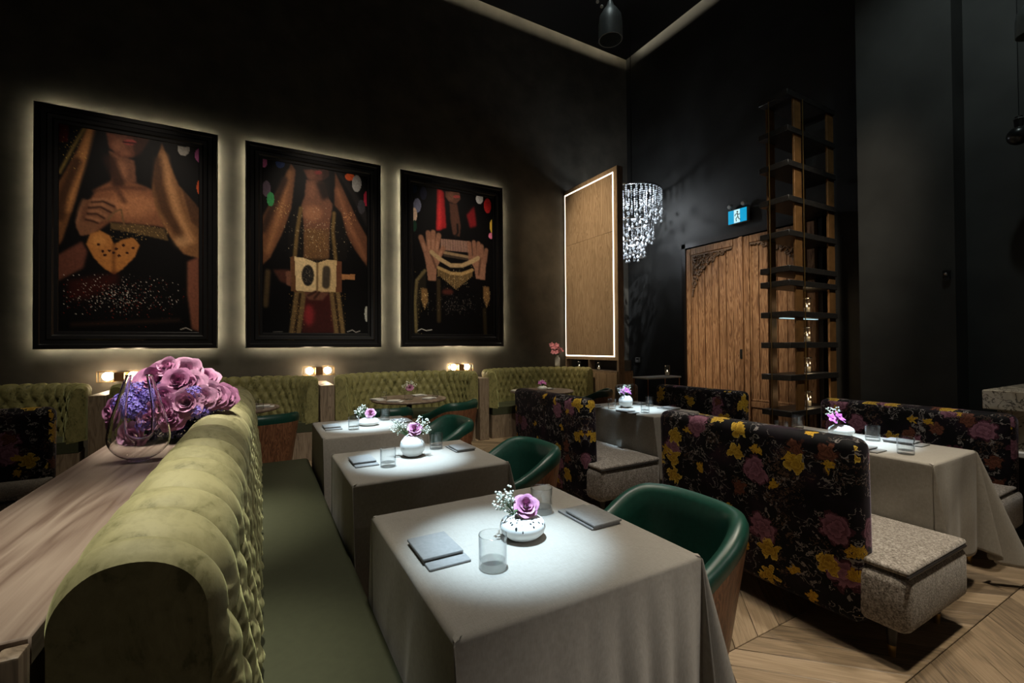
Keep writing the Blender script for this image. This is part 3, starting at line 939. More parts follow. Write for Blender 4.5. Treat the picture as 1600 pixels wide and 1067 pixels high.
# ------------------------------------------------------------------ curved booths on the picture wall
def booth(xc, lab, w=.985):
    t = thing('curved_booth', lab, 'sofa', (xc, 5.99, 0), 0, 'curved velvet booths along the picture wall')
    def make():
        n = 2.5; bb = .80
        th = np.linspace(0, PI, 400)
        px = w * np.sign(np.cos(th)) * np.abs(np.cos(th)) ** (2 / n)
        py = bb * np.abs(np.sin(th)) ** (2 / n)
        dl = np.r_[0, np.cumsum(np.hypot(np.diff(px), np.diff(py)))]
        S = dl[-1]
        nx = -np.gradient(py); ny = np.gradient(px)
        ln = np.hypot(nx, ny); nx, ny = -nx / ln * -1, -ny / ln * -1
        # normal towards the sitter (inwards)
        sgn = np.sign((-px) * nx + (.0 - py + .1) * ny); nx, ny = nx * sgn, ny * sgn
        f = lambda s: (np.interp(s, dl, px), np.interp(s, dl, py))
        g = lambda s: (np.interp(s, dl, nx), np.interp(s, dl, ny))
        ncol = 22; a = S / ncol
        # offset path inward so that the back of the roll touches the wall side
        ff = lambda s: tuple(np.array(f(s)) + .15 * np.array(g(s)))
        m = tufted(ff, g, S, ncol * 9 + 1, None, .05, .44, .925, a, .105, .042, 4, .045, 44, 14, smooth_top=True)
        bk = m.mesh('booth_back', M['velvet_booth'], True, 60)
        bts = MB()
        for p in lattice(ff, g, S, .44, .925, a, .105, 4, .045): bts.ball(p, .008, 6, 4, .7)
        bts = bts.mesh('booth_buttons', M['velvet_booth'])
        # seat ring and base
        def ring(z0, z1, ain, bin_, o, rnd):
            ths = np.linspace(0, PI, 60)
            se = lambda A, B, n_: np.stack([A * np.sign(np.cos(ths)) * np.abs(np.cos(ths)) ** (2 / n_), B * np.abs(np.sin(ths)) ** (2 / n_)], 1)
            O = se(w - o, bb - o, n); I = se(ain, bin_, 2.0)
            q = MB(); rows = []
            for (P_, z) in ((O, z0), (O, z1), (I * (1 + 0), z1)):
                rows.append(np.c_[P_, np.full(60, z)])
            Ir = np.c_[I * (1 - rnd / ain), np.full(60, z1 - rnd)]
            rows.append(Ir)
            rows.append(np.c_[I * (1 - rnd / ain), np.full(60, z0)])
            rows.append(rows[0])
            q.grid(np.array(rows))
            for e in (0, 59):
                q.add([r[e] for r in rows[:5]], [(0, 1, 2, 3, 4)])
            return q
        st = ring(.35, .46, .50, .36, .06, .02).mesh('booth_seat', M['olive_leather'], True, 50)
        bs = ring(.002, .345, .485, .345, .05, .0001).mesh('booth_base', M['oak_grey'], True, 50)
        return bk, bts, st, bs
    bk, bts, st, bs = cached('booth', make)
    link('backrest', bk, t); stuff(link('buttons', bts, t)); link('seat', st, t); link('base', bs, t)
    return t
booth(-2.504, 'curved olive velvet booth at the far left, mostly in shadow')
booth(-.365, 'curved olive velvet booth behind the large rose bouquet')
booth(1.79, 'curved olive velvet booth under the picture with the beaded necklace, behind the three square tables')
booth(3.93, 'curved olive velvet booth beside the lit wood panel')
for (x0, x1, lab) in ((-1.507, -1.362, 'upright oak booth divider beside the rose bouquet'),
                      (.632, .802, 'upright oak booth divider below the middle wall sconce'),
                      (2.783, 2.939, 'upright oak booth divider left of the booth near the wood panel')):
    t = tag(link('booth_divider', MB().rbox(x0 + .003, x1 - .003, 5.965, 6.8, .002, .905, .004, 1).mesh('booth_divider', M['oak_grey'])), lab, 'divider', 'booth dividers')

# ------------------------------------------------------------------ wall sconces
def sconce(x, lab, z=1.10):
    t = thing('wall_sconce', lab, 'lamp', (x, WY, z), 0, 'brass wall sconces')
    def make():
        pl = MB().box(-.06, .06, -.02, 0, -.045, .045).mesh('sconce_plate', M['brass'])
        ar = MB().box(-.045, .045, -.16, -.02, -.055, .045).mesh('sconce_block', M['brass_dark'])
        cg = MB()
        for sx in (-1, 1):
            x0, x1 = (.05, .20)
            for yy in (-.155, -.035):
                for zz in (-.062, .058):
                    cg.box(min(sx * x0, sx * x1), max(sx * x0, sx * x1), yy - .003, yy + .003, zz - .003, zz + .003)
            for yy in (-.155, -.035):
                cg.box(sx * .197 - .003, sx * .197 + .003, yy - .003, yy + .003, -.062, .050)
        cg = cg.mesh('sconce_cage', M['brass'])
        gl = MB().box(.052, .20, -.158, -.032, -.064, .062).mesh('sconce_glass', M['thin'])
        bu = MB().ball((0, 0, 0), .048, 16, 10).mesh('bulb', M['bulb'])
        return pl, ar, cg, gl, bu
    pl, ar, cg, gl, bu = cached('sconce', make)
    link('wall_plate', pl, t); link('amber_block', ar, t); stuff(link('cage', cg, t))
    for sx in (-1, 1):
        link('glass_shade', gl, t, (0, 0, 0) if sx == 1 else (-.252, 0, 0))
        link('bulb', bu, t, (sx * .115, -.095, 0))
sconce(-1.43, 'brass wall sconce partly behind the rose bouquet', 1.055)
sconce(.705, 'brass two bulb wall sconce between the middle and left booths, above its oak divider', 1.05)
sconce(2.83, 'brass two bulb wall sconce under the necklace picture, nearest the wood panel', 1.04)

# ------------------------------------------------------------------ lit wood panel with niches
pn = thing('wood_screen', 'tall oak wall screen outlined by a glowing light strip, with niches below', 'screen', (4.98, 5.45, 0))
PL = 1.42
link('screen_board', bxm('screen_board', M['oak'], 0, .12, .0, PL, 1.13, 4.26), pn)
# two raised oak panels inside the light line, joint at about 3.2 m
for (z0, z1) in ((1.22, 3.22), (3.225, 4.15)):
    link('panel', bxm('panel', M['oak'], -.008, 0, .10, PL - .04, z0, z1), pn)
e = .075
for (y0, y1, z0, z1) in ((e, PL - .02, 1.185, 1.203), (e, PL - .02, 4.165, 4.183), (e, e + .018, 1.185, 4.183), (PL - .035, PL - .02, 1.185, 4.183)):
    link('led_strip', bxm('led_strip', M['led_panel'], -.006, -.0005, y0, y1, z0, z1), pn)
link('cabinet', bxm('cabinet', M['oak'], 0, .34, .02, PL, .002, .93), pn)
for y in (.27, .52, .77, 1.02, 1.27):
    link('cabinet_panel', bxm('cabinet_panel', M['oak'], -.008, 0, y - .24, y - .004, .05, .91), pn)
link('niche_shelf', bxm('niche_shelf', M['oak_grey'], 0, .34, .02, PL, .931, .955), pn)
link('niche_back', bxm('niche_back', M['black_wood'], .28, .30, .02, PL, .956, 1.129), pn)
for y in (.0, .72, PL - .03):
    link('niche_post', bxm('niche_post', M['oak_grey'], 0, .12, y, y + .03, .956, 1.129), pn)
link('end_post', bxm('end_post', M['oak_grey'], 0, .12, -.012, -.001, .002, 4.26), pn)

# ------------------------------------------------------------------ aged double door
dr = thing('double_door', 'aged carved wooden double door in the black wall', 'door', (BX, 5.45, 0))
DW, DH = 2.2, 3.06
fr = MB(); fr.box(-.10, 0, -.06, .02, 0.002, DH + .08); fr.box(-.10, 0, -DW - .02, -DW + .06 - .12, 0.002, DH + .08); fr.box(-.10, 0, -DW - .06, .02, DH, DH + .08)
link('door_frame', fr.mesh('door_frame', M['black_wood']), dr)
def leaf(y0, y1, mirror):
    L = link('door_leaf', bxm('door_leaf', M['door_wood'], -.05, -.005, y0, y1, .02, DH - .01), dr)
    a, b = y0 + .10, y1 - .10
    npk = 6
    for i in range(npk):
        pa = a + (b - a) * i / npk; pb = a + (b - a) * (i + 1) / npk
        link('plank', bxm('door_plank', M['door_wood'], -.066 - .008 * random.random(), -.05, pa + .006, pb - .006, .52, DH - .14), L)
    for (ya, yb, za, zb) in ((y0, a - .004, .02, DH - .02), (b + .004, y1, .02, DH - .02), (a, b, DH - .13, DH - .02), (a, b, .42, .51), (a, b, .02, .12)):
        link('stile', MB().rbox(-.085, -.05, ya, yb, za, zb, .006, 1).mesh('stile', M['door_wood']), L)
    ml = MB()
    for (ya, yb, za, zb) in ((a, a + .03, .52, DH - .14), (b - .03, b, .52, DH - .14), (a, b, DH - .165, DH - .135), (a, b, .515, .545)):
        ml.rbox(-.078, -.055, ya, yb, za, zb, .006, 1)
    link('molding', ml.mesh('molding', M['door_wood']), L)
    link('lower_panel', MB().rbox(-.07, -.05, a + .02, b - .02, .14, .40, .008, 1).mesh('lower_panel', M['door_wood']), L)
    # pierced carving in the upper outer corner
    cvb = MB()
    W_, H_ = (b - a) - .06, .68
    oc = b - .03 if not mirror else a + .03
    sg = -1 if not mirror else 1
    g = random.Random(5)
    st = .088
    for iu in range(int(W_ / st) + 1):
        for iv in range(int(H_ / st) + 1):
            u, v = (iu + .5) * st, (iv + .5) * st
            # spandrel: thick at the outer corner, tapering along the top and down the side
            if (u / W_) ** .62 + (v / H_) ** .62 > 1.05: continue
            cy, cz_ = oc + sg * u, DH - .15 - v
            r = st * .46
            ph = g.random() * 6
            pts = [(-.078 - .006 * math.sin(k), cy + r * math.cos(ph + k * .62) * (1 - .04 * k), cz_ + r * math.sin(ph + k * .62) * (1 - .04 * k)) for k in range(9)]
            cvb.tube(pts, .013, 5)
            cvb.ball((-.082, cy, cz_), .014, 6, 4)
    # scalloped edge
    for k in range(21):
        q = k / 20 * PI / 2
        u = W_ * (math.cos(q) ** 3.2) ; v = H_ * (math.sin(q) ** 3.2)
        cvb.ball((-.075, oc + sg * u, DH - .155 - v), .022, 6, 4)
    cvb.box(-.082, -.066, min(oc, oc + sg * W_), max(oc, oc + sg * W_), DH - .165, DH - .145)
    stuff(link('corner_carving', cvb.mesh('corner_carving', M['door_carving']), L))
    return L
leaf(-1.06, -.06, False)
leaf(-DW + .04, -1.13, True)
link('meeting_stile', MB().rbox(-.10, -.02, -1.128, -1.062, .02, DH - .01, .01, 2).mesh('meeting_stile', M['door_wood']), dr)
lk = MB().rbox(-.115, -.098, -1.115, -1.075, 1.15, 1.30, .005, 1)
link('lock_plate', lk.mesh('lock_plate', M['black_metal']), dr)

# ------------------------------------------------------------------ exit sign, thermostat, fire pull station
ex = thing('exit_sign', 'lit blue exit sign with running figure above the double door', 'sign', (BX, 4.415, 3.28), 0)
link('sign_box', MB().rbox(-.07, 0, -.16, .16, 0, .22, .006, 1).mesh('sign_box', M['white']), ex)
M['exit_blue'] = emis('exit_blue', (.0, .34, .62, 1), 1.0)
M['exit_white'] = emis('exit_white', (.62, .95, 1, 1), .95)
M['exit_ink'] = simple('exit_ink', (.01, .03, .05), .5)
link('blue_face', bxm('blue_face', M['exit_blue'], -.073, -.0705, -.155, .155, .005, .215), ex)
link('white_face', bxm('white_face', M['exit_white'], -.0755, -.0735, -.045, .055, .008, .212), ex)
man = MB()
man.ball((-.077, -.005, .175), .013, 8, 5)
for q in ([(.003, .158), (.012, .10)], [(.0, .15), (.03, .125), (.045, .14)], [(.0, .15), (-.03, .14), (-.038, .115)], [(.012, .10), (-.02, .07), (-.015, .03)], [(.012, .10), (.03, .06), (.055, .045)]):
    man.tube([(-.077, -a, b) for a, b in q], .006, 6)
link('running_figure', man.mesh('running_figure', M['exit_ink']), ex)
for y in (-.11, .12):
    hd = MB().lathe([(0, .05), (.03, .045), (.042, .0), (.036, -.012), (0, -.008)], 12)
    o = link('lamp_head', hd.mesh('lamp_head', M['white']), ex, (-.06, y, .29), (0, math.radians(-110), 0))
    link('lamp_arm', MB().tube([(-.03, y, .22), (-.04, y, .275)], .008, 6).mesh('lamp_arm', M['black_metal']), ex)

th = thing('thermostat', 'small grey wall thermostat left of the double door', 'thermostat', (BX, 6.64, 1.03))
link('body', MB().rbox(-.025, 0, -.06, .06, 0, .10, .008, 2).mesh('body', M['grey']), th)
link('display', bxm('display', M['black_metal'], -.027, -.0255, -.035, .035, .055, .085), th)
fp = thing('fire_alarm_pull', 'small red fire alarm pull station right of the double door', 'alarm', (BX, 3.135, .97))
link('body', MB().rbox(-.035, 0, -.035, .035, 0, .11, .006, 2).mesh('body', M['red']), fp)
link('pull_handle', MB().rbox(-.047, -.036, -.028, .028, .015, .042, .003, 1).mesh('pull_handle', M['white']), fp)
ws = thing('wall_sensor', 'tiny black and chrome sensor on the black column corner', 'sensor', (5.998, 1.80, 2.0))
link('body', MB().rbox(-.03, 0, -.03, .03, 0, .10, .01, 2).mesh('body', M['black_metal']), ws)
link('cap', MB().ball((-.036, 0, .06), .018, 8, 6).mesh('cap', M['chrome']), ws)

# ------------------------------------------------------------------ shelf tower
tw = thing('shelf_tower', 'tall tower of black shelves on brass posts before the double door', 'shelf', (5.42, 3.01, 0))
TL, TD = 1.07, .36
levels = [.17, .545, .975, 1.36, 1.73, 2.10, 2.27, 2.69, 3.10, 3.52, 3.93, 4.36]
sh = MB().rbox(0, TL, 0, TD, -.035, .035, .004, 1).mesh('shelf', M['shelf'])
for z in levels:
    link('shelf', sh, tw, (0, 0, z))
ps = MB().rbox(-.075, .075, -.012, .012, .002, 4.33, .002, 1).mesh('post', M['brass_dark'])
for (x, y) in ((.235, .03), (.20, TD - .03), (.985, .03), (.90, TD - .03)):
    link('post', ps, tw, (x, y, 0))
rd = MB().tube([(0, 0, .002), (0, 0, 4.33)], .006, 6).mesh('rod', M['brass'])
link('rod', rd, tw, (-.008, TD * .62, 0)); link('rod', rd, tw, (.30, -.008, 0))
link('shelf_reflection', bxm('shelf_reflection', M['exit_white'], .12, .9, .15, .20, 1.688, 1.6945), tw)  # glowing strip stands in for a reflection on the shelf underside
# candle holders on it
def candle(loc, lab, group, h=.13, r=.033):
    t = thing('candle_holder', lab, 'candle', loc, 0, group)
    def make():
        gl = MB().lathe([(r, .006), (r, h)], 14).mesh('holder_glass', M['thin3'])
        gl2 = MB().lathe([(r * .98, .012), (r * .98, h - .006)], 14)
        bs = MB().lathe([(0, 0), (r * 1.05, 0), (r * 1.05, .010), (0, .012)], 14).mesh('holder_base', M['chrome'])
        wx = MB().lathe([(0, .013), (r * .72, .013), (r * .72, h * .38), (0, h * .36)], 12).mesh('wax', M['wax'])
        fl = MB().lathe([(0, h * .40), (.006, h * .46), (.004, h * .54), (0, h * .62)], 8).mesh('flame', M['flame'])
        rm = MB().lathe([(r, h - .004), (r * 1.06, h - .002), (r * 1.06, h + .004), (r, h + .004)], 14, closed=True).mesh('rim', M['chrome'])
        return gl, bs, wx, fl, rm
    gl, bs, wx, fl, rm = cached(('candle', h, r), make)
    link('glass', gl, t); link('base', bs, t); link('wax', wx, t); link('flame', fl, t); link('rim', rm, t)
for z, lab in ((1.765, 'glass candle holder on the shelf tower, topmost of four'), (1.395, 'glass candle holder on the shelf tower, second from the top'),
               (1.01, 'glass candle holder on the shelf tower, third from the top'), (.58, 'glass candle holder on the shelf tower, lowest of four')):
    point('candle_glow', (6.06, 3.12, z + .12), .55, (1, .72, .4), .02)
    candle((6.08, 3.17, z), lab, 'candles on the shelf tower', .19, .045)
candle((5.03, 6.52, .956), 'glass candle in the left niche below the wood screen', 'candles in the niches')
candle((5.03, 5.98, .956), 'glass candle in the right niche below the wood screen', 'candles in the niches')

# ------------------------------------------------------------------ chandelier
ch = thing('chandelier', 'tiered crystal chandelier hanging behind the wood screen', 'chandelier', (5.86, 6.02, 0))
def crystal():
    m = NT('crystal')
    gl = m.n('ShaderNodeBsdfGlossy'); gl.inputs['Roughness'].default_value = .12; gl.inputs[0].default_value = (.85, .9, .95, 1)
    tr = m.n('ShaderNodeBsdfTranslucent'); tr.inputs[0].default_value = (.8, .86, .92, 1)
    tp = m.n('ShaderNodeBsdfTransparent')
    mx = m.n('ShaderNodeMixShader'); mx.inputs[0].default_value = .22
    m.l(gl.outputs[0], mx.inputs[1]); m.l(tr.outputs[0], mx.inputs[2])
    m2 = m.n('ShaderNodeMixShader'); m2.inputs[0].default_value = .55
    m.l(tp.outputs[0], m2.inputs[1]); m.l(mx.outputs[0], m2.inputs[2])
    m.l(m2.outputs[0], m.out.inputs[0])
    return m.m
M['crystal'] = crystal()
M['crystal_drop'] = simple('crystal_drop', (.75, .80, .85), .12, .35, .05)
g = random.Random(3)
ztop = 4.13
for ti, (R, zt_, z0, z1, n) in enumerate(((.52, 4.13, 3.60, 3.84, 40), (.375, 3.58, 3.22, 3.42, 30), (.22, 3.22, 2.95, 3.10, 20))):
    rg = MB().lathe([(R - .02, zt_ - .012), (R + .006, zt_ - .012), (R + .006, zt_ + .012), (R - .02, zt_ + .012)], 40, closed=True)
    link('ring', rg.mesh('ring', M['chrome']), ch)
    dp = MB(); stn = MB()
    for rr, nn, dz in ((R, n, 0), (R * .80, int(n * .7), -.03), (R * .5, int(n * .4), -.06)):
        for k in range(nn):
            a = 2 * PI * (k + .5 * (rr < R)) / nn
            x, y = rr * math.cos(a), rr * math.sin(a)
            z = z0 + (z1 - z0) * (.5 + .5 * math.sin(k * 2.4)) * .9 + dz
            stn.tube([(x, y, zt_), (x, y, z + .03)], .0016, 3, False)
            dp.lathe([(0, .045), (.009, .03), (.026, .0), (.02, -.018), (0, -.03)], 6, (x, y, z))
            for q in range(3):
                zz = z + .06 + (zt_ - z - .06) * (q + g.random() * .6) / 5
                dp.lathe([(0, .008), (.008, 0), (0, -.008)], 5, (x, y, zz))
            if ti == 0:
                for q in range(4):
                    dp.lathe([(0, .016), (.016, 0), (0, -.016)], 6, (x, y, zt_ - .03 - .035 * q))
    stuff(link('crystal_drops', dp.mesh('crystal_drops', M['crystal_drop'], False), ch))
    stuff(link('crystal_strands', stn.mesh('crystal_strands', M['crystal'], False), ch))
link('rod', MB().tube([(0, 0, 4.12), (0, 0, 7.19)], .008, 6).mesh('rod', M['black_metal']), ch)
link('hub', MB().lathe([(0, 4.10), (.10, 4.11), (.12, 4.14), (.04, 4.17), (0, 4.18)], 16).mesh('hub', M['chrome']), ch)
bar = MB()
for k in range(3):
    a = PI * k / 3
    bar.tube([(-.51 * math.cos(a), -.51 * math.sin(a), 4.13), (.51 * math.cos(a), .51 * math.sin(a), 4.13)], .006, 5)
link('cross_bars', bar.mesh('cross_bars', M['chrome']), ch)
point('chandelier_lamp', (5.86, 6.02, 3.85), 26, (.9, .95, 1), .06)
point('chandelier_lamp', (5.86, 6.02, 3.3), 14, (.9, .95, 1), .05)
spot('chandelier_spot', (4.6, 4.2, 6.9), (5.86, 6.02, 3.5), 1700, 16, 1.0, (.9, .95, 1), .05)

# ------------------------------------------------------------------ pendants and globe
def pendant(loc, lab, top=7.19, chain=False):
    t = thing('pendant_lamp', lab, 'lamp', loc, 0, 'black dome pendants')
    link('shade', MB().lathe([(0, .30), (.018, .295), (.03, .26), (.055, .225), (.082, .18), (.09, .12), (.09, 0), (.083, 0), (.083, .12), (.06, .20), (0, .24)], 28).mesh('shade', M['pendant']), t)
    link('cable', MB().tube([(0, 0, .295), (0, 0, top - loc[2])], .004, 6).mesh('cable', M['black_metal']), t)
    return t
pd = pendant((2.33, 2.60, 3.70), 'black dome pendant lamp hanging near the ceiling corner')
for k in range(9):
    b_ = MB().ball((0, 0, 0), .013, 8, 5, .7).mesh('chain_link', M['white']) if k == 0 else b_
    link('chain_link', b_, pd, (-.035 - .04 * k, .01, .215 + .022 * k), (0, .6, .4 * k))
pendant((5.09, 1.02, 3.70), 'black dome pendant lamp cut by the right picture edge')
gl = thing('globe_lamp', 'round glossy black globe hanging before the right black wall', 'lamp', (5.88, 1.27, 3.21))
link('globe', MB().ball((0, 0, 0), .08, 24, 16).mesh('globe', M['black_metal']), gl)
link('neck', MB().lathe([(.0, .07), (.028, .07), (.032, .13), (.024, .17), (0, .18)], 16).mesh('neck', M['black_metal']), gl)
link('neck_ring', MB().lathe([(.028, .14), (.037, .145), (.028, .155)], 16).mesh('neck_ring', M['chrome']), gl)
link('cable', MB().tube([(0, 0, .17), (0, 0, 3.98)], .003, 6).mesh('cable', M['black_metal']), gl)

# ------------------------------------------------------------------ marble counter
ct = thing('marble_counter', 'veined marble counter at the right edge behind the floral booth', 'counter', (4.52, 1.18, 0))
link('counter_top', MB().rbox(0, 1.0, -1.9, 0, .90, 1.035, .004, 1).mesh('counter_top', M['marble']), ct)
link('counter_body', bxm('counter_body', M['marble'], .06, .94, -1.88, -.06, .62, .899), ct)
link('lower_ledge', MB().rbox(.0, 1.0, -1.9, -.02, .585, .62, .004, 1).mesh('lower_ledge', M['ceramic']), ct)
link('counter_base', bxm('counter_base', M['black_wood'], .10, .9, -1.86, -.1, .002, .584), ct)

# ------------------------------------------------------------------ small console with a candle
cs = thing('console_table', 'small white topped console on copper legs left of the double door', 'table', (4.62, 4.62, 0))
link('table_top', MB().rbox(0, .66, -.15, .15, .905, .925, .003, 1).mesh('table_top', M['white']), cs)
lgm = MB().tube([(0, 0, .002), (0, 0, .905)], .007, 6).mesh('leg', M['copper'])
for x in (.02, .64):
    for y in (-.13, .13):
        link('leg', lgm, cs, (x, y, 0))
link('stretcher', MB().tube([(.02, -.13, .35), (.64, -.13, .35)], .006, 6).mesh('stretcher', M['copper']), cs)
candle((5.14, 4.60, .925), 'glass candle on the small white console', None, .15, .035)
pf = thing('pouf_chair', 'rounded grey chair back half hidden behind the console', 'chair', (4.72, 4.98, 0))
link('backrest', MB().rbox(-.2, .2, -.05, .08, .42, .80, .06, 4).mesh('backrest', M['boucle']), pf)
link('seat', MB().rbox(-.2, .2, .082, .45, .34, .44, .04, 3).mesh('seat', M['boucle']), pf)
for x in (-.16, .16):
    for y in (0.02, .4):
        link('leg', MB().tube([(x, y, .002), (x, y, .345)], .012, 6).mesh('leg', M['black_metal']), pf)

# ------------------------------------------------------------------ floral booths
LT = MB().lathe([(.0, 0), (.013, 0), (.016, .05), (.0, .051)], 12).mesh('gold_tip', M['brass'])
LB = MB().lathe([(.0, .05), (.0165, .05), (.024, .15), (0, .151)], 12).mesh('booth_leg', M['black_wood'])
def floral_booth(loc, rz, lab, L=1.14, H=.945, sd=.52, ext=.16, grp='floral velvet booths'):
    """local: back along +Y from 0 to L, sitter faces +X"""
    t = thing('floral_booth', lab, 'sofa', loc, rz, grp)
    def make():
        bk = MB().rbox(0, .155, 0, L, .115, H, .055, 4)
        # lean the back slightly
        bk.v = [(x - .05 * max(0, z - .45), y, z) for x, y, z in bk.v]
        bk = bk.mesh('booth_backrest', M['floral'], True, 60, boxuv=True)
        se = MB().rbox(.02, .155 + sd, -ext, L + .02, .15, .40, .045, 4)
        se.v = [(x, y, z + (.012 * math.sin(3 * y) if z > .3 else 0)) for x, y, z in se.v]
        se = se.mesh('booth_seat', M['boucle'], True, 60)
        cu = MB().rbox(.03, .155 + sd - .006, -ext + .006, L, .398, .428, .014, 3).mesh('seat_pad', M['boucle'], True, 60)
        pi = MB()
        r = .03; x0, x1, y0, y1 = .02, .155 + sd - .004, -ext + .004, L
        pi.tube([(x0, y0, .402), (x1 - .03, y0, .402), (x1, y0 + .03, .402), (x1, y1, .402)], .006, 6)
        pi = pi.mesh('piping', M['black_wood'])
        return bk, se, cu, pi
    bk, se, cu, pi = cached(('fb', L, H, sd, ext), make)
    link('backrest', bk, t); link('seat', se, t); link('seat_pad', cu, t); link('piping', pi, t)
    for x in (.12, .155 + sd - .08):
        for y in (-ext + .10, L - .10):
            a = math.radians(8) * (-1 if y < 0 else 1)
            lg_ = link('leg', LB, t, (x, y, 0))
            link('gold_tip', LT, lg_)
    return t
floral_booth((2.30, .99, 0), 0, 'black floral velvet booth nearest the camera, its back to the green chair')
floral_booth((2.26, 2.86, 0), 0, 'black floral velvet booth in the middle of the room, second green chair in front')
floral_booth((4.44, 2.16, 0), PI, 'black floral velvet booth at the far right, in front of the marble counter', 1.18, .895, .50, .04)
floral_booth((4.34, 3.96, 0), PI, 'black floral velvet booth before the old wooden door', 1.14, .895, .44, .04)
floral_booth((-2.42, 4.72, 0), -PI / 2, 'black floral velvet booth at the left edge, beyond the walnut ledge', 1.06, .94, .5, .0)

# ------------------------------------------------------------------ tub chairs
def tub_chair(loc, rz, lab, front=.13, group='green leather tub chairs'):
    """local: opening towards +X"""
    t = thing('tub_chair', lab, 'chair', loc, rz, group)
    def make():
        W, B = .285, .285
        pts = []
        for k in range(8):
            pts.append((front * (1 - k / 8), W))
        n = 2.7
        for k in range(41):
            a = PI / 2 + PI * k / 40
            c, s = math.cos(a), math.sin(a)
            pts.append((B * np.sign(c) * abs(c) ** (2 / n), W * np.sign(s) * abs(s) ** (2 / n)))
        for k in range(1, 9):
            pts.append((front * k / 8, -W))
        P = np.array(pts)
        Tg = np.gradient(P, axis=0); Tg /= np.linalg.norm(Tg, axis=1)[:, None]
        Nn = np.stack([-Tg[:, 1], Tg[:, 0]], 1)          # left of travel
        sg = np.sign((Nn * (np.array([-.02, 0]) - P)).sum(1)); Nn *= sg[:, None]   # inward
        f = np.clip((front + .02 - P[:, 0]) / (front + .24), 0, 1)
        f = f * f * (3 - 2 * f)
        zt = .625 + .145 * f
        zb = .30
        def row(off, z, taper=True):
            k = (1 - .20 * np.clip((.68 - z) / .40, 0, 1)) if taper else np.ones(len(P))
            q = P + Nn * off
            return np.c_[q[:, 0] * k, q[:, 1] * k, z]
        zw = zt - .085
        rows = [row(.0, zb + 0 * zt)]
        for u in (.25, .5, .75, 1): rows.append(row(0, zb + (zw - zb) * u))
        rows.append(row(.016, zw)); rows.append(row(.016, zb + 0 * zt)); rows.append(rows[0])
        sh = MB().grid(np.array(rows))
        for e_ in (0, len(P) - 1): sh.add([r_[e_] for r_ in rows[:-1]], [tuple(range(len(rows) - 1))])
        sh = sh.mesh('shell', M['chair_wood'], True, 40)
        up = []
        for off, z in ((.0, zw + .002), (-.006, zw + .03), (-.006, zt - .03), (.004, zt - .008), (.022, zt), (.042, zt - .006), (.056, zt - .03), (.062, zt - .10), (.060, 0 * zt + .43), (.018, 0 * zt + .425)):
            up.append(row(off, z))
        up.append(up[0])
        pad = MB().grid(np.array(up))
        for e_ in (0, len(P) - 1): pad.add([r_[e_] for r_ in up[:-1]], [tuple(range(len(up) - 1))])
        pad = pad.mesh('back_pad', M['green'], True, 60)
        inn = row(.058, 0 * zt + .44)
        xf = front + .015
        ring = [tuple(p[:2]) for p in inn] + [(xf - .03, -.19), (xf, -.16), (xf, .16), (xf - .03, .19)]
        R = np.array(ring); nn = len(R)
        st = MB(); lv = []
        for (sc_, z) in ((.93, .335), (1, .35), (1, .425), (.96, .445), (.6, .455)):
            lv.append(np.c_[R * sc_, np.full(nn, z)])
        lv = np.array(lv); lv = np.concatenate([lv, lv[:, :1]], 1)
        st.grid(lv); st.add([(0, 0, .456)], [])
        o = len(st.v) - 1; base = 4 * (nn + 1)
        for i in range(nn): st.f.append((base + i, base + i + 1, o))
        st.f.append(tuple(range(nn)))
        st = st.mesh('seat', M['green'], True, 60)
        bt_ = row(.014, zb + 0 * zt + .004)
        ring = [tuple(p[:2]) for p in bt_] + [(xf - .06, -.18), (xf - .06, .18)]
        bs = MB(); nn = len(ring)
        bs.add([(x, y, .306) for x, y in ring] + [(x, y, .332) for x, y in ring], [tuple(range(nn))[::-1], tuple(range(nn, 2 * nn))] + [(i, (i + 1) % nn, nn + (i + 1) % nn, nn + i) for i in range(nn)])
        bs = bs.mesh('seat_base', M['chair_wood'], False)
        lgs = []
        for sx, sy in ((-1, -1), (-1, 1), (1, -1), (1, 1)):
            x0 = -.15 if sx < 0 else xf - .12
            x1 = -.24 if sx < 0 else xf - .05
            lgs.append(MB().tube([(x0, sy * .13, .312), (x1, sy * .215, .002)], [.022, .012], 8).mesh('leg', M['leg_wood']))
        return sh, pad, st, bs, lgs
    sh, pad, st, bs, lgs = cached(('tub', front), make)
    link('shell', sh, t); link('back_pad', pad, t); link('seat', st, t); link('seat_base', bs, t)
    for l in lgs: link('leg', l, t)
    return t
tub_chair((1.285, 1.22, 0), PI, 'green leather and walnut tub chair at the nearest square table')
tub_chair((1.31, 2.40, 0), PI, 'green leather and walnut tub chair at the middle square table')
tub_chair((1.265, 3.56, 0), PI, 'green leather and walnut tub chair at the farthest square table')
tub_chair((.02, 4.85, 0), math.radians(106), 'walnut backed green tub chair beyond the far end of the long banquette', .2)
tub_chair((1.12, 4.72, 0), math.radians(74), 'walnut backed green tub chair behind the farthest square table, at the middle booth', .2)
tub_chair((1.87, 4.80, 0), math.radians(122), 'walnut backed green tub chair at the middle booth, beside the oak divider', .2)
tub_chair((4.02, 4.95, 0), math.radians(128), 'green tub chair mostly hidden behind the middle floral booth, by the wood screen', .2)

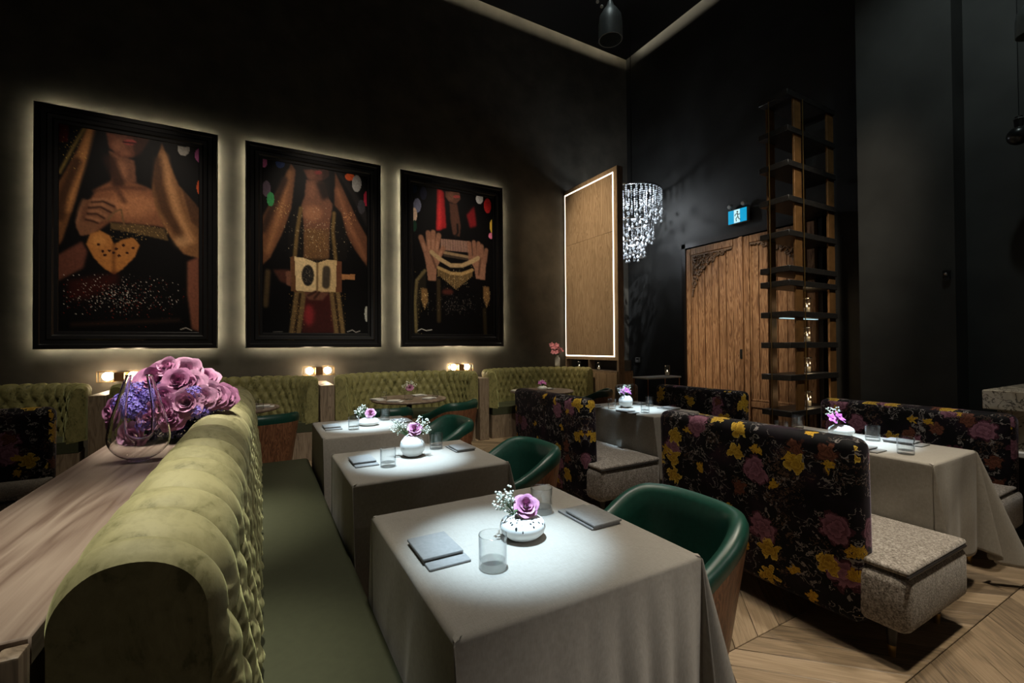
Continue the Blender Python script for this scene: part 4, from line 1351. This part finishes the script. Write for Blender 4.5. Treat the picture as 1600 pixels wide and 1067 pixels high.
# ------------------------------------------------------------------ square tables with cloths
def table_frame(x0, x1, y0, y1, lab, z=.748):
    t = thing('dining_table', lab, 'table', ((x0 + x1) / 2, (y0 + y1) / 2, 0), 0, 'square dining tables under cloths')
    a, b = (x1 - x0) / 2 - .006, (y1 - y0) / 2 - .006
    link('table_top', bxm('table_top', M['leg_wood'], -a, a, -b, b, z - .03, z - .002), t)
    link('pedestal', MB().lathe([(.04, .03), (.04, z - .031)], 16).mesh('pedestal', M['black_metal']), t)
    link('foot', MB().rbox(-a * .7, a * .7, -b * .7, b * .7, .002, .03, .006, 1).mesh('foot', M['black_metal']), t)
def cloth(x0, x1, y0, y1, drop, lab, seed=0, z=.755, flare=.03, cflare=.30, front_fold=None, lim=(None, None), cleft=None):
    g = np.random.default_rng(seed)
    cx, cy = (x0 + x1) / 2, (y0 + y1) / 2
    a, b = (x1 - x0) / 2, (y1 - y0) / 2
    r = .012
    # perimeter samples
    base = []; nor = []; kind = []; par = []
    sides = [((-a, -b), (a, -b), (0, -1)), ((a, -b), (a, b), (1, 0)), ((a, b), (-a, b), (0, 1)), ((-a, b), (-a, -b), (-1, 0))]
    NS, NC = 64, 19
    for si, (p, q, n_) in enumerate(sides):
        for k in range(NS):
            u = k / (NS - 1)
            base.append((p[0] + (q[0] - p[0]) * u, p[1] + (q[1] - p[1]) * u)); nor.append(n_); kind.append(si); par.append(u)
        n2 = sides[(si + 1) % 4][2]
        for k in range(1, NC - 1):
            ph = k / (NC - 1)
            an = math.atan2(n_[1], n_[0]) + ph * PI / 2
            base.append(q); nor.append((math.cos(an), math.sin(an))); kind.append(4 + si); par.append(ph)
    base = np.array(base); nor = np.array(nor); kind = np.array(kind); par = np.array(par)
    rowsz = np.r_[0, .004, .010, np.linspace(.02, 1, 34) * drop]
    phs = g.random(8) * 6
    V = []
    for k in (0.0, .3, .6, .85, .97):
        V.append(np.c_[(base - nor * r) * k, np.full(len(base), z)])
    for d in rowsz:
        q = min(1, d / drop)
        off = np.full(len(base), flare * q)
        if d < r: off = off + r * (math.sqrt(max(0, 1 - (1 - d / r) ** 2)) - 1)
        dz = np.full(len(base), d)
        side = kind < 4
        for si in range(4):
            m_ = kind == si
            u = par[m_]; L = 2 * (a if si in (0, 2) else b)
            w = .014 * q * np.sin(u * L * 15 + phs[si]) + .007 * q * np.sin(u * L * 33 + phs[si + 4] + q * 2)
            w += .006 * math.sin(min(1, q * 1.2) * PI) * np.sin(u * L * 11 + phs[si] * 2 + q * 5)
            # bulge pulled towards the corners
            ce = np.exp(-u * L / .06) + np.exp(-(1 - u) * L / .06)
            off[m_] += w * (1 - np.clip(ce, 0, 1)) - .02 * q * ce * 1.0
            if front_fold and si == front_fold[0]:  # folds shaped to give the streaks of light on the cloth front
                c0, c1, wl, am = front_fold[1:]
                env = np.exp(-((u - c0) / c1) ** 2) * min(1, q * 2.2)
                off[m_] += am * env * (np.abs(np.cos(PI * u * L / wl)) ** 1.5)
        for si in range(4):
            m_ = kind == 4 + si
            ph = par[m_]
            pl = .5 + .5 * np.cos((ph - .5) * 2 * PI * 2)      # three folds
            off[m_] = flare * q + (r * (math.sqrt(max(0, 1 - (1 - d / r) ** 2)) - 1) if d < r else 0) + (cleft if si > 1 and cleft is not None else cflare) * d * (.25 + .75 * pl) * np.sin(ph * PI) ** .6
            dz[m_] = d * (1 + .14 * np.sin(ph * PI))
        V.append(np.c_[base + nor * off[:, None], z - dz])
    V = np.array(V)
    V[..., 2] = np.maximum(V[..., 2], .012)
    if lim[0] is not None: V[..., 0] = np.maximum(V[..., 0], lim[0] - cx)
    if lim[1] is not None: V[..., 0] = np.where(V[..., 1] > -b + .05, np.minimum(V[..., 0], lim[1] - cx), V[..., 0])
    V = np.concatenate([V, V[:, :1]], 1)
    m = MB().grid(V)
    o = tag(link('tablecloth', m.mesh('tablecloth', M['linen'], True, 75), None, (cx, cy, 0)), lab, 'tablecloth', 'linen tablecloths')
    so = o.modifiers.new('thickness', 'SOLIDIFY'); so.thickness = .0015; so.offset = -1
    return o
T1 = (.353, 1.125, .888, 1.69); T2 = (.358, 1.155, 2.11, 2.78); T3 = (.37, 1.10, 3.30, 4.03)
TR = (2.985, 3.57, .96, 1.92); TF = (2.955, 3.54, 2.80, 3.72)
for T, ft, fc, seed, lab in ((T1, 'table under the nearest cloth, beside the long banquette', 'grey linen tablecloth on the nearest square table', 1, 0),
                        (T2, 'table under the middle cloth beside the long banquette', 'grey linen tablecloth on the middle table by the banquette', 2, 0),
                        (T3, 'table under the farthest cloth beside the long banquette', 'grey linen tablecloth on the farthest table by the banquette', 3, 0),
                        (TR, 'table between the two nearest floral booths', 'grey linen tablecloth with flared corners between the two nearest floral booths', 4, 1),
                        (TF, 'table between the two farther floral booths', 'grey linen tablecloth between the two farther floral booths', 5, 1)):
    table_frame(*T, 'square ' + ft)
    if lab == 0:
        cloth(*T, .66, fc, seed, flare=.012, cflare=.26, front_fold=(0, .70, .26, .10, .026) if seed == 1 else None, lim=(T[0] - .002, T[1] + .006))
    else:
        cloth(*T, .56, fc, seed, flare=.012, cflare=.42, cleft=.20, lim=(T[0] - .003, None))

# ------------------------------------------------------------------ round tables
for (x, y, lab) in ((-.28, 5.72, 'round walnut table at the booth behind the rose bouquet'), (1.64, 5.62, 'round walnut table at the middle curved booth'), (3.60, 5.56, 'round walnut table at the curved booth near the wood screen')):
    t = thing('round_table', lab, 'table', (x, y, 0), 0, 'round walnut tables')
    tt = cached('rt', lambda: (MB().lathe([(0, .692), (.44, .692), (.462, .702), (.465, .712), (.46, .72), (0, .72)], 56).mesh('round_top', M['walnut']),
                               MB().lathe([(.045, .02), (.035, .08), (.035, .69)], 16).mesh('pedestal', M['black_metal']),
                               MB().lathe([(0, .001), (.24, .001), (.24, .012), (.06, .03), (0, .03)], 32).mesh('foot', M['black_metal'])))
    link('table_top', tt[0], t); link('pedestal', tt[1], t); link('foot', tt[2], t)

# ------------------------------------------------------------------ table ware
def tumbler(x, y, z, lab, s=1.0):
    t = thing('tumbler', lab, 'glass', (x, y, z), 0, 'clear glass tumblers')
    def make():
        r, h = .039, .092
        wl = MB().lathe([(r * .97, .002), (r, .01), (r * 1.02, h), (r * .97, h + .001), (r * .94, .024)], 28).mesh('glass_wall', M['thin2'])
        bs = MB().lathe([(0, .001), (r * .93, .001), (r * .95, .006), (r * .93, .022), (0, .019)], 24).mesh('glass_base', M['thin3'])
        rm = MB().lathe([(r * .975, h), (r * 1.02, h + .0005), (r * 1.0, h + .0025)], 28, closed=True).mesh('glass_rim', M['thin3'])
        return wl, bs, rm
    wl, bs, rm = cached('tumbler', make)
    for n_, m_ in (('wall', wl), ('base', bs), ('rim', rm)):
        o = link(n_, m_, t); o.scale = (s, s, s)
    return t
def napkin(x, y, z, rz, lab, w=.15, d=.19):
    mt = M['napkin_white'] if 'white' in lab else M['napkin']
    t = thing('napkin', lab, 'napkin', (x, y, z), rz, 'folded grey napkins')
    def make():
        lo = MB().rbox(-w / 2, w / 2, -d / 2, d / 2, .0008, .009, .004, 2).mesh('lower_fold', mt)
        q = MB().rbox(-w / 2 - .004, w / 2 - .006, -d / 2 + .042, d / 2 + .004, .0095, .019, .0045, 2)
        q.v = [(a, b, c + .003 * math.sin((b + .1) * 16)) for a, b, c in q.v]
        return lo, q.mesh('upper_fold', mt)
    lo, hi = cached(('napkin', w, d, mt.name), make)
    link('lower_fold', lo, t); link('upper_fold', hi, t)
    return t

def petal(w, h, cup, roll):
    vs = []
    n, m_ = 5, 5
    for i in range(n):
        v = i / (n - 1)
        wd = w * (math.sin(PI * (.18 + .70 * v)) ** .8)
        for j in range(m_):
            u = j / (m_ - 1) * 2 - 1
            x = wd * u * .5
            yy = cup * (1 - u * u) * -1 * w * .3 + roll * v ** 3 * h
            zz = h * (v - .12 * u * u * v + (.05 if abs(u) < .1 and i == n - 1 else 0))
            vs.append((x, yy, zz))
    fs = [(i * m_ + j, i * m_ + j + 1, (i + 1) * m_ + j + 1, (i + 1) * m_ + j) for i in range(n - 1) for j in range(m_ - 1)]
    return np.array(vs), fs
def rose_mesh(mat, seed, open_=1.0):
    """cupped petals wrapped round the axis, tight in the middle and rolling outwards at the rim"""
    g = np.random.default_rng(seed)
    b = MB()
    ang = 0
    layers = [(2, .09, .60, 1.7, .0), (3, .17, .63, 1.35, .03), (4, .28, .62, 1.1, .08), (5, .42, .57, .95, .16), (5, .57, .48, .90, .27), (6, .72, .36, .82, .36)]
    for (n, R_, H_, span, fl) in layers:
        for k in range(n):
            a0 = ang + 2 * PI * k / n + g.normal() * .12
            rr = R_ * (1 + .06 * g.normal()); hh = H_ * (1 + .05 * g.normal()); tilt = .05 * g.normal()
            P = []
            for i in range(6):
                v = i / 5
                row = []
                for q in range(7):
                    u = q / 6 * 2 - 1
                    wv = math.sin(PI * (.20 + .44 * v)) * (1.0 if v < .99 else .86)
                    a = a0 + u * span * wv
                    r_ = rr * (.35 + .65 * math.sin(min(1, v * 1.25) * PI / 2)) + fl * open_ * v ** 3.2 * (1 - .35 * abs(u)) + .05 * rr * (k % 2)
                    z_ = hh * v * (1 - .20 * u * u * v) - fl * open_ * .42 * max(0, v - .62) * 2 - .30 + tilt * v
                    if i == 5: r_ += .035 * (1 - abs(u))
                    row.append((r_ * math.cos(a), r_ * math.sin(a), z_))
                P.append(row)
            b.grid(np.array(P))
        ang += 1.1
    return b.mesh('rose', mat, True, 70)
ROSES = [rose_mesh(M['rose'], 1), rose_mesh(M['rose_pale'], 2, .9), rose_mesh(M['rose'], 3, 1.1), rose_mesh(M['rose_pale'], 4, .75)]
def orient(o, d, spin=0):
    q = Vector(d).to_track_quat('Z', 'Y')
    o.rotation_euler = (q @ Matrix.Rotation(spin, 3, 'Z').to_quaternion()).to_euler()
def breath_mesh(seed, n=40, R=.034, hh=.095):
    g = np.random.default_rng(seed)
    fl = MB(); stm = MB()
    for i in range(n):
        a = g.random() * 2 * PI; rr = R * (.25 + .75 * math.sqrt(g.random()))
        p = (rr * math.cos(a), rr * math.sin(a), hh * (.35 + .65 * g.random()))
        r_ = .0028 + .0024 * g.random()
        fl.lathe([(0, -r_), (r_, -.2 * r_), (r_ * .8, .6 * r_), (0, r_)], 6, p)
        if i % 2 == 0: stm.tube([(0, 0, 0), (p[0] * .4, p[1] * .4, p[2] * .5), p], .0007, 3, False)
    return fl.mesh('blossoms', M['breath']), stm.mesh('sprig_stems', M['stem'], False)
BR = [breath_mesh(1), breath_mesh(2, 46, .036, .10), breath_mesh(3, 32, .03, .08)]
leafm = MB()
for sgn in (1,):
    P = np.array([[(0 + wv * .5 * math.sin(PI * (.08 + .9 * u)) * .02, .05 * u, .012 * math.sin(PI * u)) for wv in (-1, 0, 1)] for u in np.linspace(0, 1, 5)])
    leafm.grid(P)
leafm = leafm.mesh('leaf', M['leaf'])
def bouquet(loc, lab, kind='rose', s=1.0, breath=((0, .03, 0),), seed=0, grp='small table bouquets'):
    """flower head plus sprigs of baby's breath rising from a vase mouth"""
    t = thing('bouquet', lab, 'flowers', loc, 0, grp)
    g = random.Random(seed)
    if kind == 'rose':
        o = link('rose', ROSES[seed % 2 * 2], t, (.006 * s, -.014 * s, .040 * s)); o.scale = (.037 * s,) * 3
        orient(o, (-.25, -.75, .75), seed)
    else:
        om = cached('orchid', orchid_mesh)
        for k, (dx, dy, dz) in enumerate(((.0, -.01, .05), (.03, .0, .035), (-.025, .01, .04))):
            o = link('orchid', om, t, (dx * s, dy * s, dz * s)); o.scale = (s, s, s)
            orient(o, (dx * 10, -.7, .6), k)
    for k, (dx, dy, v) in enumerate(breath):
        f, st = BR[(seed + k) % 3]
        sp = link('blossom_sprig', st, t, (dx * .3, dy * .3, 0)); sp.scale = (s, s, s)
        sp.rotation_euler = (dy * -9, dx * 9, 0)
        stuff(link('blossoms', f, sp))
    for k in range(3):
        o = link('leaf', leafm, t, (0, 0, .005)); o.rotation_euler = (.5, 0, k * 2.1 + seed); o.scale = (s, s, s)
    return t
def orchid_mesh():
    b = MB()
    for k in range(5):
        vs, fs = petal(.024, .034, .3, .2)
        a = k * 2 * PI / 5
        ti = 1.15
        y = vs[:, 1] * math.cos(ti) + vs[:, 2] * math.sin(ti); z = -vs[:, 1] * math.sin(ti) + vs[:, 2] * math.cos(ti)
        x = vs[:, 0]
        b.add(np.c_[x * math.cos(a) - y * math.sin(a), x * math.sin(a) + y * math.cos(a), z], fs)
    b.ball((0, 0, .006), .006, 6, 4)
    return b.mesh('orchid', M['orchid'], True, 60)
def speckled():
    m = NT('speckled_ceramic')
    v = m.coord('Object')
    vo = m.n('ShaderNodeTexVoronoi'); vo.inputs['Scale'].default_value = 85
    m.l(m.vmath('MULTIPLY', v, (1, 1, .45)), vo.inputs['Vector'])
    sp = m.n('ShaderNodeSeparateXYZ'); m.l(v, sp.inputs[0])
    sc = m.n('ShaderNodeSeparateColor'); m.l(vo.outputs['Color'], sc.inputs[0])
    hi = m.math('GREATER_THAN', m.math('ADD', sp.outputs[2], m.math('MULTIPLY', sc.outputs[1], .03)), .058)
    k = m.math('MULTIPLY', m.math('MULTIPLY', m.math('LESS_THAN', vo.outputs['Distance'], .33), m.math('LESS_THAN', sc.outputs[0], .72)), hi)
    m.set(Base_Color=m.mix(k, (.72, .72, .70, 1), (.012, .012, .012, 1)), Roughness=.4)
    return m.m
M['speckled'] = speckled()
def vase(loc, prof, lab, mat='ceramic', grp='small white vases'):
    o = link('vase', MB().lathe(prof, 40).mesh('vase', M[mat]), None, loc)
    return tag(o, lab, 'vase', grp)
Z = .7555
BOWL = [(0, .0), (.03, .0), (.05, .006), (.068, .022), (.074, .038), (.068, .055), (.048, .068), (.026, .073), (.022, .071), (.02, .05), (0, .04)]
BALL = [(0, 0), (.028, 0), (.05, .012), (.066, .038), (.070, .062), (.064, .088), (.045, .112), (.030, .122), (.027, .120), (.03, .10), (0, .05)]
OVAL = [(0, 0), (.045, 0), (.068, .008), (.078, .028), (.070, .046), (.05, .056), (.03, .060), (.026, .058), (0, .03)]
# nearest table
vase((.735, 1.255, Z), BOWL, 'squat white vase with black speckles on the nearest square table', 'speckled')
bouquet((.735, 1.255, Z + .066), 'mauve rose with white sprigs in the speckled vase', 'rose', 1.05, ((-.07, .04, 0), (-.045, .055, 0)), 2)
tumbler(.562, 1.125, Z, 'clear glass tumbler on the nearest table, left of the speckled vase')
tumbler(.905, 1.405, Z, 'clear glass tumbler on the nearest table, behind the speckled vase')
napkin(.462, 1.285, Z, 0, 'folded grey napkin on the nearest table, left side by the banquette', .125, .20)
napkin(1.02, 1.28, Z, PI, 'folded grey napkin on the nearest table, right side by the green chair', .125, .20)
# middle table
vase((.745, 2.49, Z), BALL, 'round white vase on the middle table by the banquette')
bouquet((.745, 2.49, Z + .115), 'pink rose and white sprigs in the round white vase', 'rose', 1.1, ((-.085, .04, 0), (.08, -.035, 0), (-.06, .07, 0), (.06, .0, 0)), 4)
tumbler(.572, 2.345, Z, 'clear glass tumbler on the middle table, left of the round vase')
tumbler(.922, 2.60, Z, 'clear glass tumbler on the middle table, right of the round vase')
napkin(.478, 2.485, Z, 0, 'folded grey napkin on the middle table, left side by the banquette', .12, .20)
napkin(1.045, 2.525, Z, PI, 'folded grey napkin on the middle table, right side by the green chair', .12, .18)
# farthest table
vase((.745, 3.66, Z), OVAL, 'low oval white vase on the farthest table by the banquette')
bouquet((.745, 3.66, Z + .055), 'pink rose and white sprigs in the low oval vase', 'rose', 1.1, ((-.08, .04, 0), (-.04, .05, 0)), 6)
tumbler(.606, 3.525, Z, 'clear glass tumbler on the farthest table, left of the oval vase')
tumbler(.912, 3.84, Z, 'clear glass tumbler on the farthest table, right of the oval vase')
napkin(.475, 3.67, Z, 0, 'folded grey napkin on the farthest table, left side by the banquette', .12, .2)
napkin(1.01, 3.69, Z, PI, 'folded grey napkin on the farthest table, right side by its chair', .12, .2)
# right table between the floral booths
vase((3.385, 1.56, Z), BOWL, 'low white vase half hidden behind the nearest floral booth', 'ceramic')
bouquet((3.36, 1.575, Z + .066), 'purple orchid sprig in the low white vase on the right table', 'orchid', 1.25, ((.03, .03, 0),), 1)
tumbler(3.13, 1.125, Z, 'clear glass tumbler nearest on the right table')
tumbler(3.39, 1.385, Z, 'clear glass tumbler on the right table, in front of the far right booth')
tumbler(3.08, 1.78, Z, 'clear glass tumbler behind the nearest floral booth, far left on the right table')
tumbler(3.44, 1.87, Z, 'clear glass tumbler in the far corner of the right table, above the nearest floral booth')
napkin(3.06, 1.30, Z, 0, 'dark folded napkin on the right table beside the nearest floral booth', .12, .19)
napkin(3.46, 1.24, Z, 0, 'folded napkin on the right table on the side of the far right booth', .12, .19)
# far table between the floral booths
vase((3.155, 3.35, Z), BALL, 'small round white vase on the far table between floral booths')
bouquet((3.155, 3.35, Z + .112), 'purple orchids with pale sprigs on the far table between floral booths', 'orchid', 1.15, ((-.06, .0, 0), (.05, .03, 0), (.03, .02, 0)), 3)
tumbler(2.985, 3.36, Z, 'clear glass tumbler on the far table, left of its white vase')
tumbler(3.07, 3.01, Z, 'clear glass tumbler on the far table, nearest in front')
tumbler(3.43, 3.30, Z, 'clear glass tumbler on the far table, right of its white vase')
napkin(2.94, 3.10, Z, 0, 'folded napkin on the far table beside the middle floral booth', .11, .19)
napkin(3.43, 3.06, Z, PI, 'folded napkin on the far table, right side in front', .11, .19)
napkin(3.44, 3.50, Z, PI, 'folded napkin on the far table, right side at the back', .11, .19)
napkin(2.94, 3.58, Z, 0, 'folded napkin on the far table, left side at the back', .11, .19)
# round tables
ZR = .7205
GV = [(0, .002), (.05, .002), (.056, .02), (.054, .08), (.046, .10), (.048, .115)]
for (x, y, vz, lab) in ((1.63, 5.60, 'gv', 'middle'), (3.56, 5.50, 'wb', 'right')):
    pass
o = link('vase', MB().lathe(GV, 24).mesh('vase', M['thin2']), None, (1.60, 5.50, ZR)); tag(o, 'clear glass vase on the round table of the middle booth', 'vase')
bouquet((1.60, 5.50, ZR + .10), 'pink roses with white sprigs in the glass vase on the middle round table', 'rose', 1.3, ((-.05, .0, 0), (.05, .0, 0), (.02, .03, 0)), 8)
tumbler(1.33, 5.66, ZR, 'clear glass tumbler on the middle round table, left side')
tumbler(1.98, 5.60, ZR, 'clear glass tumbler on the middle round table, right side')
napkin(1.25, 5.62, ZR, .4, 'folded white napkin on the middle round table at the left rim', .11, .18)
napkin(1.40, 5.36, ZR, 1.0, 'folded white napkin on the middle round table, front left', .11, .18)
napkin(1.84, 5.42, ZR, 2.2, 'folded white napkin on the middle round table, front right', .11, .18)
napkin(1.84, 5.84, ZR, 1.8, 'folded white napkin on the middle round table, back', .11, .18)
vase((3.57, 5.50, ZR), BOWL, 'low white bowl vase on the round table near the wood screen')
bouquet((3.57, 5.50, ZR + .066), 'purple orchids in the white bowl on the right round table', 'orchid', 1.2, ((.02, .03, 0),), 5)
tumbler(3.30, 5.52, ZR, 'clear glass tumbler on the right round table, left of its bowl')
napkin(3.22, 5.60, ZR, .2, 'folded white napkin on the right round table at the left rim', .11, .18)
napkin(3.78, 5.64, ZR, 1.6, 'folded white napkin on the right round table, right of its bowl', .11, .18)
tumbler(-.06, 5.74, ZR, 'clear glass tumbler on the round table beyond the banquette end, back')
tumbler(-.01, 5.50, ZR, 'clear glass tumbler on the round table beyond the banquette end, front')
napkin(.04, 5.66, ZR, 1.5, 'folded white napkin on the round table beyond the banquette end', .11, .18)

# white vase with pink blossoms on the booth back by the screen
o = link('vase', MB().lathe([(0, .0), (.04, 0), (.046, .01), (.046, .13), (.036, .155), (.022, .165), (.02, .19), (.016, .19), (0, .1)], 20).mesh('vase', M['ceramic']), None, (4.62, 6.62, 1.012))
tag(o, 'slim white bottle vase standing on the booth back beside the wood screen', 'vase')
t = thing('blossom_branch', 'pink blossoms in the slim white vase beside the wood screen', 'flowers', (4.62, 6.62, 1.19))
g = random.Random(11)
om = MB()
om_mesh = None
def pinkflower():
    b = MB()
    for k in range(5):
        vs, fs = petal(.05, .055, .3, .2)
        a = k * 2 * PI / 5; ti = 1.0
        y = vs[:, 1] * math.cos(ti) + vs[:, 2] * math.sin(ti); z = -vs[:, 1] * math.sin(ti) + vs[:, 2] * math.cos(ti); x = vs[:, 0]
        b.add(np.c_[x * math.cos(a) - y * math.sin(a), x * math.sin(a) + y * math.cos(a), z], fs)
    return b.mesh('blossom', M['pink'], True, 60)
pfm = pinkflower()
for k in range(9):
    p = (g.uniform(-.085, .085), g.uniform(-.06, .06), g.uniform(.06, .20))
    o = link('blossom', pfm, t, p); orient(o, (p[0] * 8, -.6 + p[1], .5), k)
    link('stem', MB().tube([(0, 0, -.05), (p[0] * .4, p[1] * .4, p[2] * .5), p], .002, 4, False).mesh('stem', M['stem']), t)

# ------------------------------------------------------------------ ledge: glass decanter and rose bouquet
LZ = .9505
def glass_tube(path, rad, wall=.0028, n=24):
    P = [Vector(p) for p in path]
    out = MB(); out.tube(P, rad, n, False)
    inn = MB(); inn.tube(P, [max(r - wall, .003) for r in rad], n, False)
    L = len(P)
    rings = [out.v[i * n:(i + 1) * n] for i in range(L)] + [inn.v[i * n:(i + 1) * n] for i in range(L - 1, -1, -1)]
    rings.append(rings[0])
    q = np.array(rings)
    return MB().grid(np.concatenate([q, q[:, :1]], 1))
def decanter():
    t = thing('glass_decanter', 'clear U shaped glass decanter on the walnut ledge before the roses', 'decanter', (-.400, 2.16, LZ))
    # a teardrop of glass whose two arms rise from a bulb around an open loop
    d = Vector((math.cos(.20), -math.sin(.20), 0))       # spreads across the view
    b = MB()
    path = []; rad = []
    n = 44
    for k in range(n + 1):
        u = k / n * 2 - 1                      # -1 left tip .. 0 bottom .. 1 right tip
        au = abs(u)
        an = au * PI * .5
        if au < .55:
            q = au / .55 * PI / 2
            x = .092 * math.sin(q); z = .135 - .078 * math.cos(q)
        else:
            q = (au - .55) / .45
            x = .092 - .050 * q ** 1.25 + .004 * math.sin(q * PI); z = .135 + .275 * q
        r_ = .056 * (1 - au) + .0125 * au + .010 * math.sin(min(1, au * 1.3) * PI)
        r_ = max(r_, .011)
        path.append(d * math.copysign(x * .74, u) + Vector((0, 0, z * .78))); rad.append(r_ * .76)
    b.tube(path, rad, 20, False)
    link('bulb', glass_tube(path, rad).mesh('bulb', M['glass'], True, 80), t)
    for e in (0, -1):
        p = path[e]
        link('lip', MB().lathe([(.010, -.002), (.0135, 0), (.010, .003)], 16, (p.x, p.y, p.z), closed=True).mesh('lip', M['chrome']), t)
    link('foot', MB().lathe([(0, 0), (.034, 0), (.033, .003), (.0, .006)], 24).mesh('foot', M['thin2']), t)
decanter()
mv = thing('mirror_vase', 'square mirrored vase under the big rose bouquet', 'vase', (-.385, 2.66, LZ))
for (x0, x1, y0, y1) in ((-.075, .075, -.075, -.072), (-.075, .075, .072, .075), (-.075, -.072, -.072, .072), (.072, .075, -.072, .072)):
    link('mirror_side', bxm('mirror_side', M['mirror'], x0, x1, y0, y1, .001, .13), mv)
vt = thing('glass_votive', 'small crackled glass votive behind the big rose bouquet', 'candle', (-.345, 2.98, LZ))
link('glass', MB().lathe([(0, .001), (.045, .001), (.048, .01), (.046, .075), (.042, .075), (.042, .012)], 18).mesh('votive', M['thin2']), vt)
link('wax', MB().lathe([(0, .004), (.03, .004), (.03, .025), (0, .025)], 12).mesh('wax', M['wax']), vt)
fb = thing('rose_bouquet', 'big bouquet of mauve roses and purple hydrangeas on the walnut ledge', 'flowers', (-.355, 2.63, LZ + .075))
fbR = random.Random(4)
ROSP = []
# dome of roses: direction (in camera-facing spread) and size
cxr, cyr, czr = .0, .0, .10
ax = Vector((.92, -.39, 0)); ay = Vector((.39, .92, 0))
spec = [(-.24, -.12, .03, 1.15), (-.115, -.20, -.085, 1.15), (-.055, -.10, .20, 1.35), (.06, -.02, .235, 1.3), (-.105, 0, .22, 1.1), (.12, -.10, .17, 1.15), (.035, -.19, .115, .85),
        (.17, -.05, .11, 1.15), (.205, -.02, .10, 1.0), (.14, -.19, .08, 1.15), (.04, -.22, .06, 1.0), (-.01, -.23, .01, .9), (.085, -.22, .02, 1.0), (.19, -.13, .10, 1.0), (-.16, .05, .15, 1.1),
        (.0, .08, .23, 1.1), (.10, .10, .19, 1.1), (.20, .10, .10, 1.0), (-.20, .12, .06, 1.0), (.02, .19, .12, 1.1), (.12, .2, .10, 1.0), (-.1, .18, .12, 1.0), (.24, .04, .09, .95), (-.02, -.05, .26, .95), (.07, -.13, .185, 1.05)]
for k, (u, v, w, s) in enumerate(spec):
    p = ax * u * .88 + ay * v * .7 + Vector((0, 0, w * .9 + .03))
    o = link('rose', ROSES[k % 4], fb, p); o.scale = (.062 * s,) * 3
    dd = Vector((p.x, p.y, 0)) * 2.2 + Vector((0, 0, .12 + max(0, w) * 1.7)) - ay * .62
    orient(o, dd, k * 1.3)
def hydr(seed, mat, n=70, R=.07):
    g = np.random.default_rng(seed); b = MB()
    for i in range(n):
        z = 1 - 1.5 * (i + .5) / n; a = i * 2.39996
        rr = math.sqrt(max(0, 1 - z * z))
        nrm_ = Vector((rr * math.cos(a), rr * math.sin(a), z))
        c = nrm_ * R * (.9 + .2 * g.random())
        e1 = nrm_.orthogonal().normalized(); e2 = nrm_.cross(e1)
        ph = g.random() * 6
        for k in range(4):
            q = ph + k * PI / 2
            d = e1 * math.cos(q) + e2 * math.sin(q); e = nrm_.cross(d)
            s_ = .016
            b.add([c, c + d * s_ * .6 + e * s_ * .45 + nrm_ * .003, c + d * s_ + nrm_ * .001, c + d * s_ * .6 - e * s_ * .45 + nrm_ * .003], [(0, 1, 2, 3)])
    return b.mesh('hydrangea', mat, False)
H1 = hydr(1, M['hydrangea']); H2 = hydr(2, M['hydrangea_dark'])
for k, (u, v, w, s, dk) in enumerate(((-.14, -.16, .09, 1.0, 0), (-.07, -.17, .055, 1.05, 0), (-.12, -.10, .145, .9, 0), (-.02, -.17, .12, .8, 0), (-.03, -.17, -.01, .9, 0), (.17, -.12, .035, .9, 0), (.15, -.12, .13, .7, 0),
                                  (.0, -.12, -.05, 1.0, 1), (.08, -.12, -.05, 1.0, 1), (.04, -.02, -.045, 1.0, 1), (-.08, -.05, .0, 1.3, 1), (.1, .02, .02, 1.6, 1), (-.02, .06, .06, 1.8, 1), (.02, -.05, .12, 1.6, 1), (.19, .06, .06, 1.0, 0), (-.16, .1, .02, 1.1, 0))):
    o = link('hydrangea', H2 if dk else H1, fb, ax * u * .88 + ay * v * .75 + Vector((0, 0, w * .9 + .02))); o.scale = (s * .75,) * 3
for k in range(6):
    a = k * 1.05
    o = link('leaf', leafm, fb, (.08 * math.cos(a), .08 * math.sin(a), .0)); o.rotation_euler = (-.3, 0, a - PI / 2); o.scale = (2, 2, 2)
st_b = MB()
for k in range(9):
    a = k * .7
    st_b.tube([(.04 * math.cos(a), .04 * math.sin(a), -.09), (.06 * math.cos(a), .06 * math.sin(a), .05)], .004, 5)
link('stems', st_b.mesh('stems', M['stem']), fb)
